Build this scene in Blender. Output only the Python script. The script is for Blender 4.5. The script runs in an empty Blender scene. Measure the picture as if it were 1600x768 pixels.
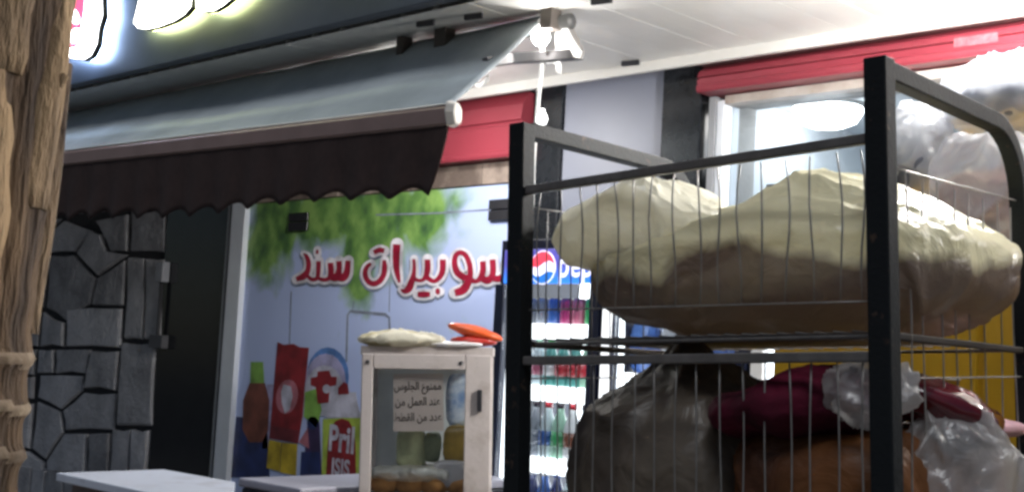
import bpy, bmesh, math, random
from mathutils import Vector, Matrix, Euler, noise
rnd = random.Random(7)
R = math.radians
SC = bpy.context.scene
COL = SC.collection

# ------------------------------------------------------------------ camera
FPX = 2000.0                                   # focal length in pixels of a 1600 px wide picture
PITCH, ROLL, YAW = R(5.05), R(3.05), R(-44.37)
CAM = Vector((0.0, -4.65, 1.40))
_f = Vector((math.sin(YAW)*math.cos(PITCH), math.cos(YAW)*math.cos(PITCH), math.sin(PITCH)))
_r0 = Vector((math.cos(YAW), -math.sin(YAW), 0)); _u0 = _r0.cross(_f)
_r = _r0*math.cos(ROLL) + _u0*math.sin(ROLL); _u = -_r0*math.sin(ROLL) + _u0*math.cos(ROLL)
cd = bpy.data.cameras.new('camera'); cam = bpy.data.objects.new('camera', cd); COL.objects.link(cam)
m = Matrix((_r, _u, -_f)).transposed().to_4x4(); m.translation = CAM; cam.matrix_world = m
cd.sensor_width = 36; cd.lens = FPX/1600*36; cd.clip_start = 0.05; cd.clip_end = 500
SC.camera = cam
SC.cycles.filter_width = 3.0

def ray(px, py): return _r*((px-800)/FPX) - _u*((py-384)/FPX) + _f
def onY(px, py, y=0.0):
    d = ray(px, py); return CAM + d*((y-CAM.y)/d.y)
def onZ(px, py, z):
    d = ray(px, py); return CAM + d*((z-CAM.z)/d.z)
def atd(px, py, t): return CAM + ray(px, py)*t

# ------------------------------------------------------------------ night sky and faint street light
w = bpy.data.worlds.new('World'); SC.world = w; w.use_nodes = True
nt = w.node_tree; bg = nt.nodes['Background']
sky = nt.nodes.new('ShaderNodeTexSky'); sky.sky_type = 'NISHITA'; sky.sun_disc = False
SUN_EL, SUN_AZ = R(60), R(146)
sky.sun_elevation = SUN_EL; sky.sun_rotation = SUN_AZ
nt.links.new(sky.outputs[0], bg.inputs[0]); bg.inputs[1].default_value = 0.019
sl = bpy.data.lights.new('street_glow', 'SUN'); sl.energy = 0.75; sl.angle = R(22); sl.color = (.93, .96, 1.0)
so = bpy.data.objects.new('street_glow', sl); COL.objects.link(so)
sd = Vector((math.sin(SUN_AZ)*math.cos(SUN_EL), math.cos(SUN_AZ)*math.cos(SUN_EL), math.sin(SUN_EL)))
so.rotation_euler = sd.to_track_quat('Z', 'Y').to_euler(); so.location = (3, -6, 6)
SC.view_settings.view_transform = 'Standard'; SC.view_settings.look = 'None'
SC.view_settings.exposure = 0.6; SC.view_settings.gamma = 1.0

# ------------------------------------------------------------------ materials
def srgb(r, g, b):
    return tuple(((c/255)/12.92 if c/255 <= .04045 else ((c/255+.055)/1.055)**2.4) for c in (r, g, b))
_mats = {}
def mat(name, col, rough=.6, metal=0., var=.15, vscale=6., bump=.0, bscale=40., col2=None, spec=.5, coat=0., stretch=None, ramp=(.35, .65), orand=0.):
    if name in _mats: return _mats[name]
    M = bpy.data.materials.new(name); M.use_nodes = True; n = M.node_tree; p = n.nodes['Principled BSDF']
    p.inputs['Roughness'].default_value = rough; p.inputs['Metallic'].default_value = metal
    p.inputs['Specular IOR Level'].default_value = spec; p.inputs['Coat Weight'].default_value = coat
    tc = n.nodes.new('ShaderNodeTexCoord'); src = tc.outputs['Object']
    if stretch:
        mp = n.nodes.new('ShaderNodeMapping'); mp.inputs['Scale'].default_value = stretch
        n.links.new(src, mp.inputs[0]); src = mp.outputs[0]
    nz = n.nodes.new('ShaderNodeTexNoise'); nz.inputs['Scale'].default_value = vscale
    nz.inputs['Detail'].default_value = 6; nz.inputs['Roughness'].default_value = .6
    n.links.new(src, nz.inputs['Vector'])
    rp = n.nodes.new('ShaderNodeValToRGB'); e = rp.color_ramp.elements
    c2 = col2 or tuple(c*(1-var) for c in col)
    e[0].position, e[1].position = ramp
    e[0].color = (*c2, 1); e[1].color = (*(col if col2 else [min(1, c*(1+var*.5)) for c in col]), 1)
    fac = nz.outputs['Fac']
    if orand:                                          # every piece a little lighter or darker than the next
        oi = n.nodes.new('ShaderNodeObjectInfo'); ma = n.nodes.new('ShaderNodeMath'); ma.operation = 'MULTIPLY_ADD'
        ma.inputs[1].default_value = orand; ma.inputs[2].default_value = -orand/2; n.links.new(oi.outputs['Random'], ma.inputs[0])
        ad = n.nodes.new('ShaderNodeMath'); ad.operation = 'ADD'; n.links.new(fac, ad.inputs[0]); n.links.new(ma.outputs[0], ad.inputs[1]); fac = ad.outputs[0]
    n.links.new(fac, rp.inputs[0]); n.links.new(rp.outputs[0], p.inputs['Base Color'])
    if bump:
        b2 = n.nodes.new('ShaderNodeTexNoise'); b2.inputs['Scale'].default_value = bscale; b2.inputs['Detail'].default_value = 5
        n.links.new(src, b2.inputs['Vector'])
        bp = n.nodes.new('ShaderNodeBump'); bp.inputs['Strength'].default_value = bump; bp.inputs['Distance'].default_value = .02
        n.links.new(b2.outputs['Fac'], bp.inputs['Height']); n.links.new(bp.outputs[0], p.inputs['Normal'])
    _mats[name] = M; return M
def emit(name, col, s):
    if name in _mats: return _mats[name]
    M = bpy.data.materials.new(name); M.use_nodes = True; n = M.node_tree; p = n.nodes['Principled BSDF']
    p.inputs['Base Color'].default_value = (*col, 1); p.inputs['Emission Color'].default_value = (*col, 1)
    p.inputs['Emission Strength'].default_value = s; p.inputs['Roughness'].default_value = .4
    _mats[name] = M; return M
def glass(name, tint=(1, 1, 1), refl=.12, rough=.02):
    if name in _mats: return _mats[name]
    M = bpy.data.materials.new(name); M.use_nodes = True; n = M.node_tree; n.nodes.clear()
    o = n.nodes.new('ShaderNodeOutputMaterial'); t = n.nodes.new('ShaderNodeBsdfTransparent'); g = n.nodes.new('ShaderNodeBsdfGlossy')
    t.inputs[0].default_value = (*tint, 1); g.inputs['Roughness'].default_value = rough
    fr = n.nodes.new('ShaderNodeLayerWeight'); fr.inputs[0].default_value = .25
    mx = n.nodes.new('ShaderNodeMixShader'); ad = n.nodes.new('ShaderNodeMath'); ad.operation = 'MULTIPLY_ADD'
    ad.inputs[1].default_value = .5; ad.inputs[2].default_value = refl*.4
    n.links.new(fr.outputs['Fresnel'], ad.inputs[0]); n.links.new(ad.outputs[0], mx.inputs[0])
    n.links.new(t.outputs[0], mx.inputs[1]); n.links.new(g.outputs[0], mx.inputs[2]); n.links.new(mx.outputs[0], o.inputs[0])
    _mats[name] = M; return M
def film(name, col, transp=.3, transl=.4, rough=.25, col2=None, nscale=5., bump=.5, bscale=14., lo=.4, hi=.6, gz=None, gloss=.12):
    """thin plastic film: diffuse + translucent + clear + gloss; col2 = packed goods showing through in patches; with gz also painted shade"""
    if name in _mats: return _mats[name]
    M = bpy.data.materials.new(name); M.use_nodes = True; n = M.node_tree; n.nodes.clear(); L = n.links.new
    o = n.nodes.new('ShaderNodeOutputMaterial'); tc = n.nodes.new('ShaderNodeTexCoord')
    nz = n.nodes.new('ShaderNodeTexNoise'); nz.inputs['Scale'].default_value = nscale; nz.inputs['Detail'].default_value = 5
    L(tc.outputs['Object'], nz.inputs['Vector'])
    fac = nz.outputs['Fac']
    if gz:                                            # second tone colours the bag below a wavy level
        sx = n.nodes.new('ShaderNodeSeparateXYZ'); L(tc.outputs['Object'], sx.inputs[0])
        ma = n.nodes.new('ShaderNodeMath'); ma.operation = 'MULTIPLY_ADD'; ma.inputs[1].default_value = gz[0]; ma.inputs[2].default_value = gz[1]
        L(sx.outputs['Z'], ma.inputs[0])
        a2 = n.nodes.new('ShaderNodeMath'); a2.operation = 'ADD'; L(fac, a2.inputs[0]); L(ma.outputs[0], a2.inputs[1]); fac = a2.outputs[0]
        if len(gz) > 2:                               # and rises round one spot, following the painted shade edge
            def mth(op, a_, b_):
                k = n.nodes.new('ShaderNodeMath'); k.operation = op
                for i_, v_ in enumerate((a_, b_)):
                    if isinstance(v_, (int, float)): k.inputs[i_].default_value = v_
                    else: L(v_, k.inputs[i_])
                return k.outputs[0]
            dx_ = mth('ABSOLUTE', mth('SUBTRACT', sx.outputs['X'], gz[2]), 0.); hp_ = mth('MAXIMUM', mth('SUBTRACT', gz[3], dx_), 0.)
            fac = mth('SUBTRACT', fac, mth('MULTIPLY', hp_, gz[4]))
    rp = n.nodes.new('ShaderNodeValToRGB'); rp.color_ramp.elements[0].position = lo; rp.color_ramp.elements[1].position = hi
    rp.color_ramp.elements[0].color = (*(col2 or col), 1); rp.color_ramp.elements[1].color = (*col, 1)
    L(fac, rp.inputs[0])
    bn = n.nodes.new('ShaderNodeTexNoise'); bn.inputs['Scale'].default_value = bscale; bn.inputs['Detail'].default_value = 4; bn.inputs['Distortion'].default_value = 1.2
    L(tc.outputs['Object'], bn.inputs['Vector'])
    bp = n.nodes.new('ShaderNodeBump'); bp.inputs['Strength'].default_value = bump; bp.inputs['Distance'].default_value = .03; L(bn.outputs['Fac'], bp.inputs['Height'])
    d = n.nodes.new('ShaderNodeBsdfDiffuse'); tl = n.nodes.new('ShaderNodeBsdfTranslucent'); tp = n.nodes.new('ShaderNodeBsdfTransparent'); g = n.nodes.new('ShaderNodeBsdfGlossy')
    g.inputs['Roughness'].default_value = rough
    for s in (d, tl): L(rp.outputs[0], s.inputs[0]); L(bp.outputs[0], s.inputs['Normal'])
    L(bp.outputs[0], g.inputs['Normal'])
    m1 = n.nodes.new('ShaderNodeMixShader'); m1.inputs[0].default_value = transl; L(d.outputs[0], m1.inputs[1]); L(tl.outputs[0], m1.inputs[2])
    m2 = n.nodes.new('ShaderNodeMixShader'); m2.inputs[0].default_value = transp; L(m1.outputs[0], m2.inputs[1]); L(tp.outputs[0], m2.inputs[2])
    m3 = n.nodes.new('ShaderNodeMixShader'); m3.inputs[0].default_value = gloss; L(m2.outputs[0], m3.inputs[1]); L(g.outputs[0], m3.inputs[2])
    L(m3.outputs[0], o.inputs[0]); _mats[name] = M; return M

BLACK_PC = mat('black_powder_coat', (.010, .012, .014), .6, .0, .3, 26, .12, 120, spec=.16, col2=(.06, .04, .03), ramp=(.30, .37))
WHITE_PVC = mat('white_pvc', (.74, .73, .70), .38, 0, .06, 3, .03, 60)
ALU_W = mat('white_aluminium', (.70, .74, .80), .35, 0, .06, 4)
STEEL = mat('brushed_steel', (.45, .45, .46), .3, .9, .1, 20)
DARKPL = mat('dark_plastic', (.02, .02, .024), .4, 0, .2, 20)
WHITEPL = mat('white_plastic', (.78, .78, .76), .35, 0, .05, 10)

# ------------------------------------------------------------------ mesh helpers
class MB:
    def __init__(s): s.v = []; s.f = []; s.sm = []
    def add(s, vs, fs, smooth=False):
        o = len(s.v); s.v += [Vector(v) for v in vs]; s.f += [tuple(i+o for i in f) for f in fs]; s.sm += [smooth]*len(fs); return s
    def box(s, a, b):
        (x0, y0, z0), (x1, y1, z1) = a, b
        return s.add([(x0, y0, z0), (x1, y0, z0), (x1, y1, z0), (x0, y1, z0), (x0, y0, z1), (x1, y0, z1), (x1, y1, z1), (x0, y1, z1)],
                     [(0, 3, 2, 1), (4, 5, 6, 7), (0, 1, 5, 4), (1, 2, 6, 5), (2, 3, 7, 6), (3, 0, 4, 7)])
    def tube(s, pts, r, n=8, square=False, caps=True, up=None, taper=None):
        pts = [Vector(p) for p in pts]; k = len(pts); rings = []
        ref = Vector(up) if up else None
        for i, p in enumerate(pts):
            t = ((pts[min(i+1, k-1)]-p).normalized() + (p-pts[max(i-1, 0)]).normalized()).normalized()
            q = ref if ref else (Vector((0, 0, 1)) if abs(t.z) < .9 else Vector((1, 0, 0)))
            a = t.cross(q).normalized(); b = a.cross(t).normalized()
            rr = r*(taper[i] if taper else 1)
            nn = 4 if square else n
            rings.append([p + (a*math.cos(2*math.pi*(j+(.5 if square else 0))/nn) + b*math.sin(2*math.pi*(j+(.5 if square else 0))/nn))*rr*(1.4142 if square else 1) for j in range(nn)])
        nn = len(rings[0]); vs = [v for ring in rings for v in ring]; fs = []
        for i in range(k-1):
            for j in range(nn): fs.append((i*nn+j, i*nn+(j+1) % nn, (i+1)*nn+(j+1) % nn, (i+1)*nn+j))
        if caps: fs += [tuple(range(nn))[::-1], tuple((k-1)*nn+j for j in range(nn))]
        return s.add(vs, fs, not square)
    def lathe(s, prof, c=(0, 0, 0), n=14, axis='z'):
        vs = []; fs = []
        for (r, z) in prof:
            for j in range(n):
                a = 2*math.pi*j/n; p = (r*math.cos(a), r*math.sin(a), z)
                if axis == 'y': p = (p[0], p[2], p[1])
                vs.append((c[0]+p[0], c[1]+p[1], c[2]+p[2]))
        for i in range(len(prof)-1):
            for j in range(n): fs.append((i*n+j, i*n+(j+1) % n, (i+1)*n+(j+1) % n, (i+1)*n+j))
        fs += [tuple(range(n))[::-1], tuple((len(prof)-1)*n+j for j in range(n))]
        return s.add(vs, fs, True)
    def poly(s, pts, th):                              # polygon in a plane, extruded along +y by th (front face towards -y)
        n = len(pts); p = [Vector(q) for q in pts]
        return s.add(p + [q+Vector((0, th, 0)) for q in p], [tuple(range(n)), tuple(range(n, 2*n))[::-1]] + [((i+1) % n, i, n+i, n+(i+1) % n) for i in range(n)])
    def build(s, name, material, parent=None, bevel=0., loc=None, rot=None, seg=2):
        me = bpy.data.meshes.new(name); me.from_pydata([tuple(v) for v in s.v], [], s.f)
        for p, q in zip(me.polygons, s.sm): p.use_smooth = q
        if material: me.materials.append(material)
        bm = bmesh.new(); bm.from_mesh(me); bmesh.ops.recalc_face_normals(bm, faces=bm.faces); bm.to_mesh(me); bm.free()
        o = bpy.data.objects.new(name, me); COL.objects.link(o)
        if parent: o.parent = parent
        if loc: o.location = loc
        if rot: o.rotation_euler = rot
        if bevel:
            b = o.modifiers.new('bevel', 'BEVEL'); b.width = bevel; b.segments = seg; b.limit_method = 'ANGLE'; b.angle_limit = R(40)
        return o
def tag(o, label=None, cat=None, group=None, kind=None):
    if label: o['label'] = label
    if cat: o['category'] = cat
    if group: o['group'] = group
    if kind: o['kind'] = kind
    return o
def thing(name, label, cat, loc=(0, 0, 0), rot=(0, 0, 0), group=None):
    o = bpy.data.objects.new(name, None); COL.objects.link(o); o.location = loc; o.rotation_euler = rot; o.empty_display_size = .1
    return tag(o, label, cat, group)
def twin(o, parent, loc=None, rot=None):               # copy sharing mesh data
    c = o.copy(); COL.objects.link(c); c.parent = parent
    if loc is not None: c.location = loc
    if rot is not None: c.rotation_euler = rot
    return c
def copy_tree(o, parent=None):
    c = o.copy(); COL.objects.link(c); c.parent = parent
    for ch in list(o.children): copy_tree(ch, c)
    return c
def lamp(name, loc, power, radius=.05, col=(1, .97, .92), kind='POINT', size=None, rot=None):
    l = bpy.data.lights.new(name, kind); l.energy = power; l.color = col
    if kind == 'POINT': l.shadow_soft_size = radius
    if kind == 'AREA': l.shape = 'DISK'; l.size = size
    o = bpy.data.objects.new(name, l); COL.objects.link(o); o.location = loc
    if rot: o.rotation_euler = rot
    return o
def text_mesh(s, h, res=3, sx=1.0, shear=0., weight=0.):
    c = bpy.data.curves.new('lettering', 'FONT'); c.body = s; c.size = h; c.resolution_u = res; c.align_x = 'CENTER'; c.shear = shear; c.offset = weight
    o = bpy.data.objects.new('lettering', c); COL.objects.link(o); bpy.context.view_layer.update()
    me = bpy.data.meshes.new_from_object(o.evaluated_get(bpy.context.evaluated_depsgraph_get()))
    bpy.data.objects.remove(o); bpy.data.curves.remove(c)
    for v in me.vertices: v.co.x *= sx
    return me
def text(name, s, h, material, parent, loc, rot=(R(90), 0, 0), **k):
    me = text_mesh(s, h, **k); me.materials.append(material); o = bpy.data.objects.new(name, me); COL.objects.link(o)
    o.parent = parent; o.location = loc; o.rotation_euler = rot; return o

ARF = {'م': (0xFEE1,), 'ن': (0xFEE5,), 'ع': (0xFEC9,), 'ل': (0xFEDD,), 'ج': (0xFE9D,), 'س': (0xFEB1,), 'ق': (0xFED5,), 'ط': (0xFEC1,), 'ض': (0xFEBD,)}
AR2 = {'ا': (0xFE8D, 0xFE8E), 'و': (0xFEED, 0xFEEE), 'د': (0xFEA9, 0xFEAA), 'ر': (0xFEAD, 0xFEAE)}
def arabic(s):
    out = []
    for wd in s.split(' '):
        g = []
        for i, ch in enumerate(wd):
            prev = i > 0 and wd[i-1] in ARF
            nxt = i < len(wd)-1
            if ch in AR2: g.append(chr(AR2[ch][1 if prev else 0]))
            else:
                b = ARF[ch][0]; g.append(chr(b + (3 if prev and nxt else 1 if prev else 2 if nxt else 0)))
        out.append(''.join(g))
    return ' '.join(out)[::-1]

# ------------------------------------------------------------------ lumps: bags, cloths, packs
def nvec(p): return Vector((noise.noise(p), noise.noise(p+Vector((31.7, 5.3, 11.9))), noise.noise(p+Vector((7.1, 41.3, 23.7)))))   # repeatable
def lump(name, material, dims, pw=(.8, .8), top=None, crease=.012, cs=9., fine=.004, fs=26., sharp=0., folds=None, seed=0, nu=96, nv=56, flat=None, extra=None):
    """closed crumpled body: a superellipsoid of half sizes dims, its upper half raised by top(x, y), creased by ridged noise"""
    a, b, c = dims; vs = []; fs_ = []
    sg = lambda t, e: math.copysign(abs(t)**e, t)
    off = Vector((seed*13.1, seed*7.7, seed*3.3))
    for i in range(nv+1):
        ph = -math.pi/2 + math.pi*i/nv
        for j in range(nu):
            th = 2*math.pi*j/nu
            x = a*sg(math.cos(ph), pw[1])*sg(math.cos(th), pw[0]); y = b*sg(math.cos(ph), pw[1])*sg(math.sin(th), pw[0]); z = c*sg(math.sin(ph), pw[1])
            if ph < 0 and len(pw) > 2: x = a*sg(math.cos(ph), pw[2])*sg(math.cos(th), pw[0]); y = b*sg(math.cos(ph), pw[2])*sg(math.sin(th), pw[0])
            if top and z > 0: z *= top(x, y)
            p = Vector((x, y, z))
            nrm = Vector((x/a/a, y/b/b, z/c/c)); nrm = nrm.normalized() if nrm.length > 1e-9 else Vector((0, 0, 1))
            q = p*cs + off
            q += Vector(nvec(q*.6))*.8
            rdg = 1 - abs(noise.noise(q))*2.2; rdg2 = 1 - abs(noise.noise(p*fs+off*2))*2.2
            if sharp: rdg = rdg*(1-sharp) + sharp*(max(0, 1-abs(noise.noise(q*Vector((1, 1, .45)))*3.2)**.7)**2*1.6)
            if folds:                                  # taut film: ridges along the borders of warped cells, sagging between
                for (sc_, am_, st_) in folds:
                    qq = Vector((p.x*st_[0], p.y*st_[1], p.z*st_[2]))*sc_ + off
                    qq += Vector(nvec(qq*.7))*.55
                    dd = noise.voronoi(qq)[0]; e_ = dd[1]-dd[0]
                    p += nrm*am_*(math.exp(-e_*7)-.35)
            p += nrm*(crease*(rdg-.4) + fine*(rdg2-.4))
            if flat is not None and p.z < flat: p.z = flat + (p.z-flat)*.08
            if extra: p = extra(p)
            vs.append(p)
    for i in range(nv):
        for j in range(nu): fs_.append((i*nu+j, i*nu+(j+1) % nu, (i+1)*nu+(j+1) % nu, (i+1)*nu+j))
    mb = MB(); mb.add(vs, fs_, True); o = mb.build(name, material); 
    bm = bmesh.new(); bm.from_mesh(o.data); bmesh.ops.remove_doubles(bm, verts=bm.verts, dist=1e-5); bmesh.ops.recalc_face_normals(bm, faces=bm.faces); bm.to_mesh(o.data); bm.free()
    return o

# =================================================================== SETTING
mb = MB(); mb.add([(-60, -60, 0), (60, -60, 0), (60, 60, 0), (-60, 60, 0)], [(0, 1, 2, 3)])
tag(mb.build('road', mat('asphalt', (.045, .045, .048), .85, 0, .3, 3, .3, 90)), kind='structure')
pav = tag(MB().box((-14, -4.3, .0), (8, 0.0, .004)).build('pavement', mat('pavement_bed', (.12, .115, .11), .8, 0, .3, 5)), kind='structure')
tile_me = MB().box((-.196, -.196, 0), (.196, .196, .02))
t0 = tile_me.build('paving_tile', mat('paving_tile', (.26, .25, .24), .6, 0, .3, 4, .15, 50), pav, .004)
first = True
for i in range(-13, 5):
    for j in range(10):
        p = (i*.4+.2, -4.0+j*.4+.1, .004+rnd.uniform(0, .002))
        if first: t0.location = p; first = False
        else: twin(t0, pav, p)

CZ = 2.78                                             # ceiling of the canopy
ceil = tag(MB().box((-12, -1.30, CZ+.025), (5, 0.0, CZ+.05)).build('ceiling', WHITE_PVC), kind='structure')
pk = MB()
# plank with a rounded V joint on both sides
W2 = .0992
prof = [(-W2, .022), (-W2, .001), (-W2+.003, 0), (-.003, 0), (0, .0008), (.003, 0), (W2-.003, .0), (W2, .001), (W2, .022)]
y0, y1 = -1.29, -.035
pk.add([(x, y0, z) for x, z in prof]+[(x, y1, z) for x, z in prof], [(i, i+1, len(prof)+i+1, len(prof)+i) for i in range(len(prof)-1)])
p0 = pk.build('plank', WHITE_PVC, ceil)
for i in range(62):
    loc = (-8.9+i*.2, 0, CZ+rnd.uniform(0, .0015))
    if i == 0: p0.location = loc
    else: twin(p0, ceil, loc)
MB().box((-12, -.155, CZ-.046), (5, -.128, CZ+.004)).build('edge_trim', WHITE_PVC, ceil, .004)
for px, py in ((985, 99), (940, 2), (665, 37), (740, 26)):
    c = onZ(px, py, CZ-.012)
    MB().box((-.045, -.008, -.012), (.045, .008, .012)).build('ceiling_block', DARKPL, ceil, .004, loc=c, rot=(0, 0, R(12)))  # small dark blocks under the planks

# ------------------------------------------------------------------ facade wall, columns and panels
GRAN = mat('black_granite', (.010, .012, .015), .16, 0, .5, 18, col2=(.02, .022, .026))
fw = thing('shop_building', 'shop building front of black granite columns with one grey panel', 'building', (-4.0, 0, 0))
def part(mb, name, material, parent, bevel=0.):       # part given in world coordinates
    inv = Vector(parent.location)
    mb.v = [v-inv for v in mb.v]
    return mb.build(name, material, parent, bevel)
WALLP = mat('wall_plaster', (.30, .29, .28), .85, 0, .2, 3, .2, 60)
part(MB().box((-14, .10, 0), (-3.34, .35, 4.6)), 'wall', WALLP, fw)
part(MB().box((-3.34, .10, 2.62), (6, .35, 4.6)), 'wall', WALLP, fw)
part(MB().box((-3.34, .10, 0), (6, .35, .45)), 'wall', WALLP, fw)
part(MB().box((-7.875, -.02, 0), (-7.10, .099, CZ+.02)), 'column', GRAN, fw, .004)
part(MB().box((-4.425, -.02, 0), (-4.235, .099, CZ+.02)), 'column', GRAN, fw, .004)
part(MB().box((-4.232, .0, 0), (-3.603, .098, CZ+.02)), 'wall_panel', mat('grey_panel', (.20, .215, .275), .45, 0, .05, 2), fw, .003)
part(MB().box((-3.60, -.03, 0), (-3.385, .099, CZ+.02)), 'column', GRAN, fw, .004)
# valve box, bracket and pipe on the granite by the stone pillar
cx = onY(258, 425, -.03)
vb = thing('junction_box', 'small pale junction box and bracket on black column beside stone wall', 'junction box', cx)
MB().box((-.05, -.05, -.07), (.05, .008, .07)).build('cover', mat('grey_plastic', (.30, .31, .34), .5, 0, .1, 8), vb, .008)
MB().tube([(.0, -.02, -.07), (.0, -.02, -.42), (.03, -.02, -.46)], .014).build('conduit', mat('dark_conduit', (.05, .05, .055)), vb)
MB().box((-.07, -.045, -.52), (.10, .008, -.43)).build('bracket', mat('dull_bracket', (.10, .10, .11)), vb, .006)

# ------------------------------------------------------------------ stone wall
st = thing('stone_wall', 'dark grey wall of irregular stones behind the palm trunk', 'wall', (-8.8, 0, 0))
part(MB().box((-14, .0, 0), (-7.88, .098, CZ+.02)), 'mortar_bed', mat('dark_mortar', (.03, .03, .034), .9, 0, .3, 30), st)
STONES = [
 [(208,331),(261,327),(261,394),(208,393)], [(203,402),(229,404),(228,470),(225,530),(198,529)], [(233,404),(262,404),(256,530),(230,530)],
 [(194,535),(249,534),(243,665),(187,664)], [(181,670),(208,670),(205,740),(178,738)], [(212,670),(237,671),(232,745),(209,742)],
 [(80,399),(120,398),(154,436),(145,474),(106,500),(76,481)], [(157,434),(199,406),(195,477),(148,476)], [(124,396),(146,362),(162,366),(172,396),(202,398),(157,430)],
 [(107,484),(143,481),(193,482),(190,543),(107,541)], [(72,487),(103,504),(103,541),(68,541)], [(91,546),(145,546),(137,583),(90,583)],
 [(149,548),(190,548),(186,610),(137,606),(141,584)], [(66,586),(131,587),(131,609),(98,638),(62,620)], [(101,641),(134,613),(184,614),(180,671),(105,671)],
 [(62,627),(97,643),(101,675),(74,716),(54,700)], [(105,677),(139,677),(136,738),(78,735),(77,720)], [(144,677),(176,676),(173,737),(141,737)],
 [(104,345),(150,362),(120,393),(80,394),(70,372)], [(155,345),(204,335),(203,393),(178,393),(166,362)], [(66,546),(87,546),(86,582),(62,582)],
 [(30,398),(75,398),(72,480),(20,470)], [(18,476),(66,487),(64,541),(12,538)], [(10,545),(60,546),(56,585),(8,582)], [(5,588),(56,588),(54,622),(5,620)],
 [(0,628),(55,630),(50,700),(0,690)], [(-60,400),(25,398),(15,470),(-65,474)], [(-65,480),(12,478),(7,540),(-70,545)], [(-70,550),(4,546),(2,618),(-75,620)],
 [(-75,626),(-4,626),(-5,700),(-80,702)], [(-10,705),(46,704),(72,722),(70,775),(-15,775)], [(77,741),(136,742),(130,800),(76,800)], [(140,742),(173,742),(168,800),(136,800)], [(178,744),(230,749),(226,800),(174,800)],
 [(40,345),(98,342),(66,370),(74,392),(30,392)], [(-60,345),(34,345),(24,392),(-62,394)]]
STMAT = mat('field_stone', (.56, .555, .58), .65, 0, .5, 4, .9, 26, col2=(.22, .218, .23), ramp=(.25, .75), orand=.42)
def stone_from(pts):
    q = [onY(x, y, 0) for x, y in pts]
    n = len(q); c = sum(q, Vector())/n; vs = []
    h = rnd.uniform(.02, .036)
    sub = []
    for i in range(n):                                 # break the straight edges a little
        a, b = q[i], q[(i+1) % n]
        sub.append(a)
        mid = (a+b)/2; sub.append(mid + (c-mid).normalized()*rnd.uniform(-.004, .018))
    n = len(sub)
    r0 = [c+(p-c)*.999 for p in sub]; r1 = [c+(p-c)*.985+Vector((0, -h*.7, 0)) for p in sub]; r2 = [c+(p-c)*.93+Vector((0, -h+rnd.uniform(-.005, .005), 0)) for p in sub]
    vs = r0+r1+r2+[c+Vector((0, -h-.006, 0))]; fs = []
    for k in (0, 1):
        for i in range(n): fs.append((k*n+i, k*n+(i+1) % n, (k+1)*n+(i+1) % n, (k+1)*n+i))
    for i in range(n): fs.append((2*n+i, 2*n+(i+1) % n, 3*n))
    m_ = MB(); m_.add(vs, fs); return m_
for s_ in STONES: part(stone_from(s_), 'stone', STMAT, st)
# courses above the awning line and below the counter, where little is seen
for zz, hh in ((2.32, .42), (.02, .38)):
    x = -9.9
    while x < -7.95:
        wd = min(rnd.uniform(.22, .4), -7.9-x)
        pts = [Vector((x+.01, 0, zz+.01)), Vector((x+wd-.01, 0, zz+.01)), Vector((x+wd-.01, 0, zz+hh-.01)), Vector((x+.01, 0, zz+hh-.01))]
        c = sum(pts, Vector())/4
        mb = MB(); mb.add(pts+[c+(p-c)*.9+Vector((0, -.05, 0)) for p in pts], [(0, 1, 5, 4), (1, 2, 6, 5), (2, 3, 7, 6), (3, 0, 4, 7), (4, 5, 6, 7)])
        part(mb, 'stone', STMAT, st); x += wd

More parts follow.
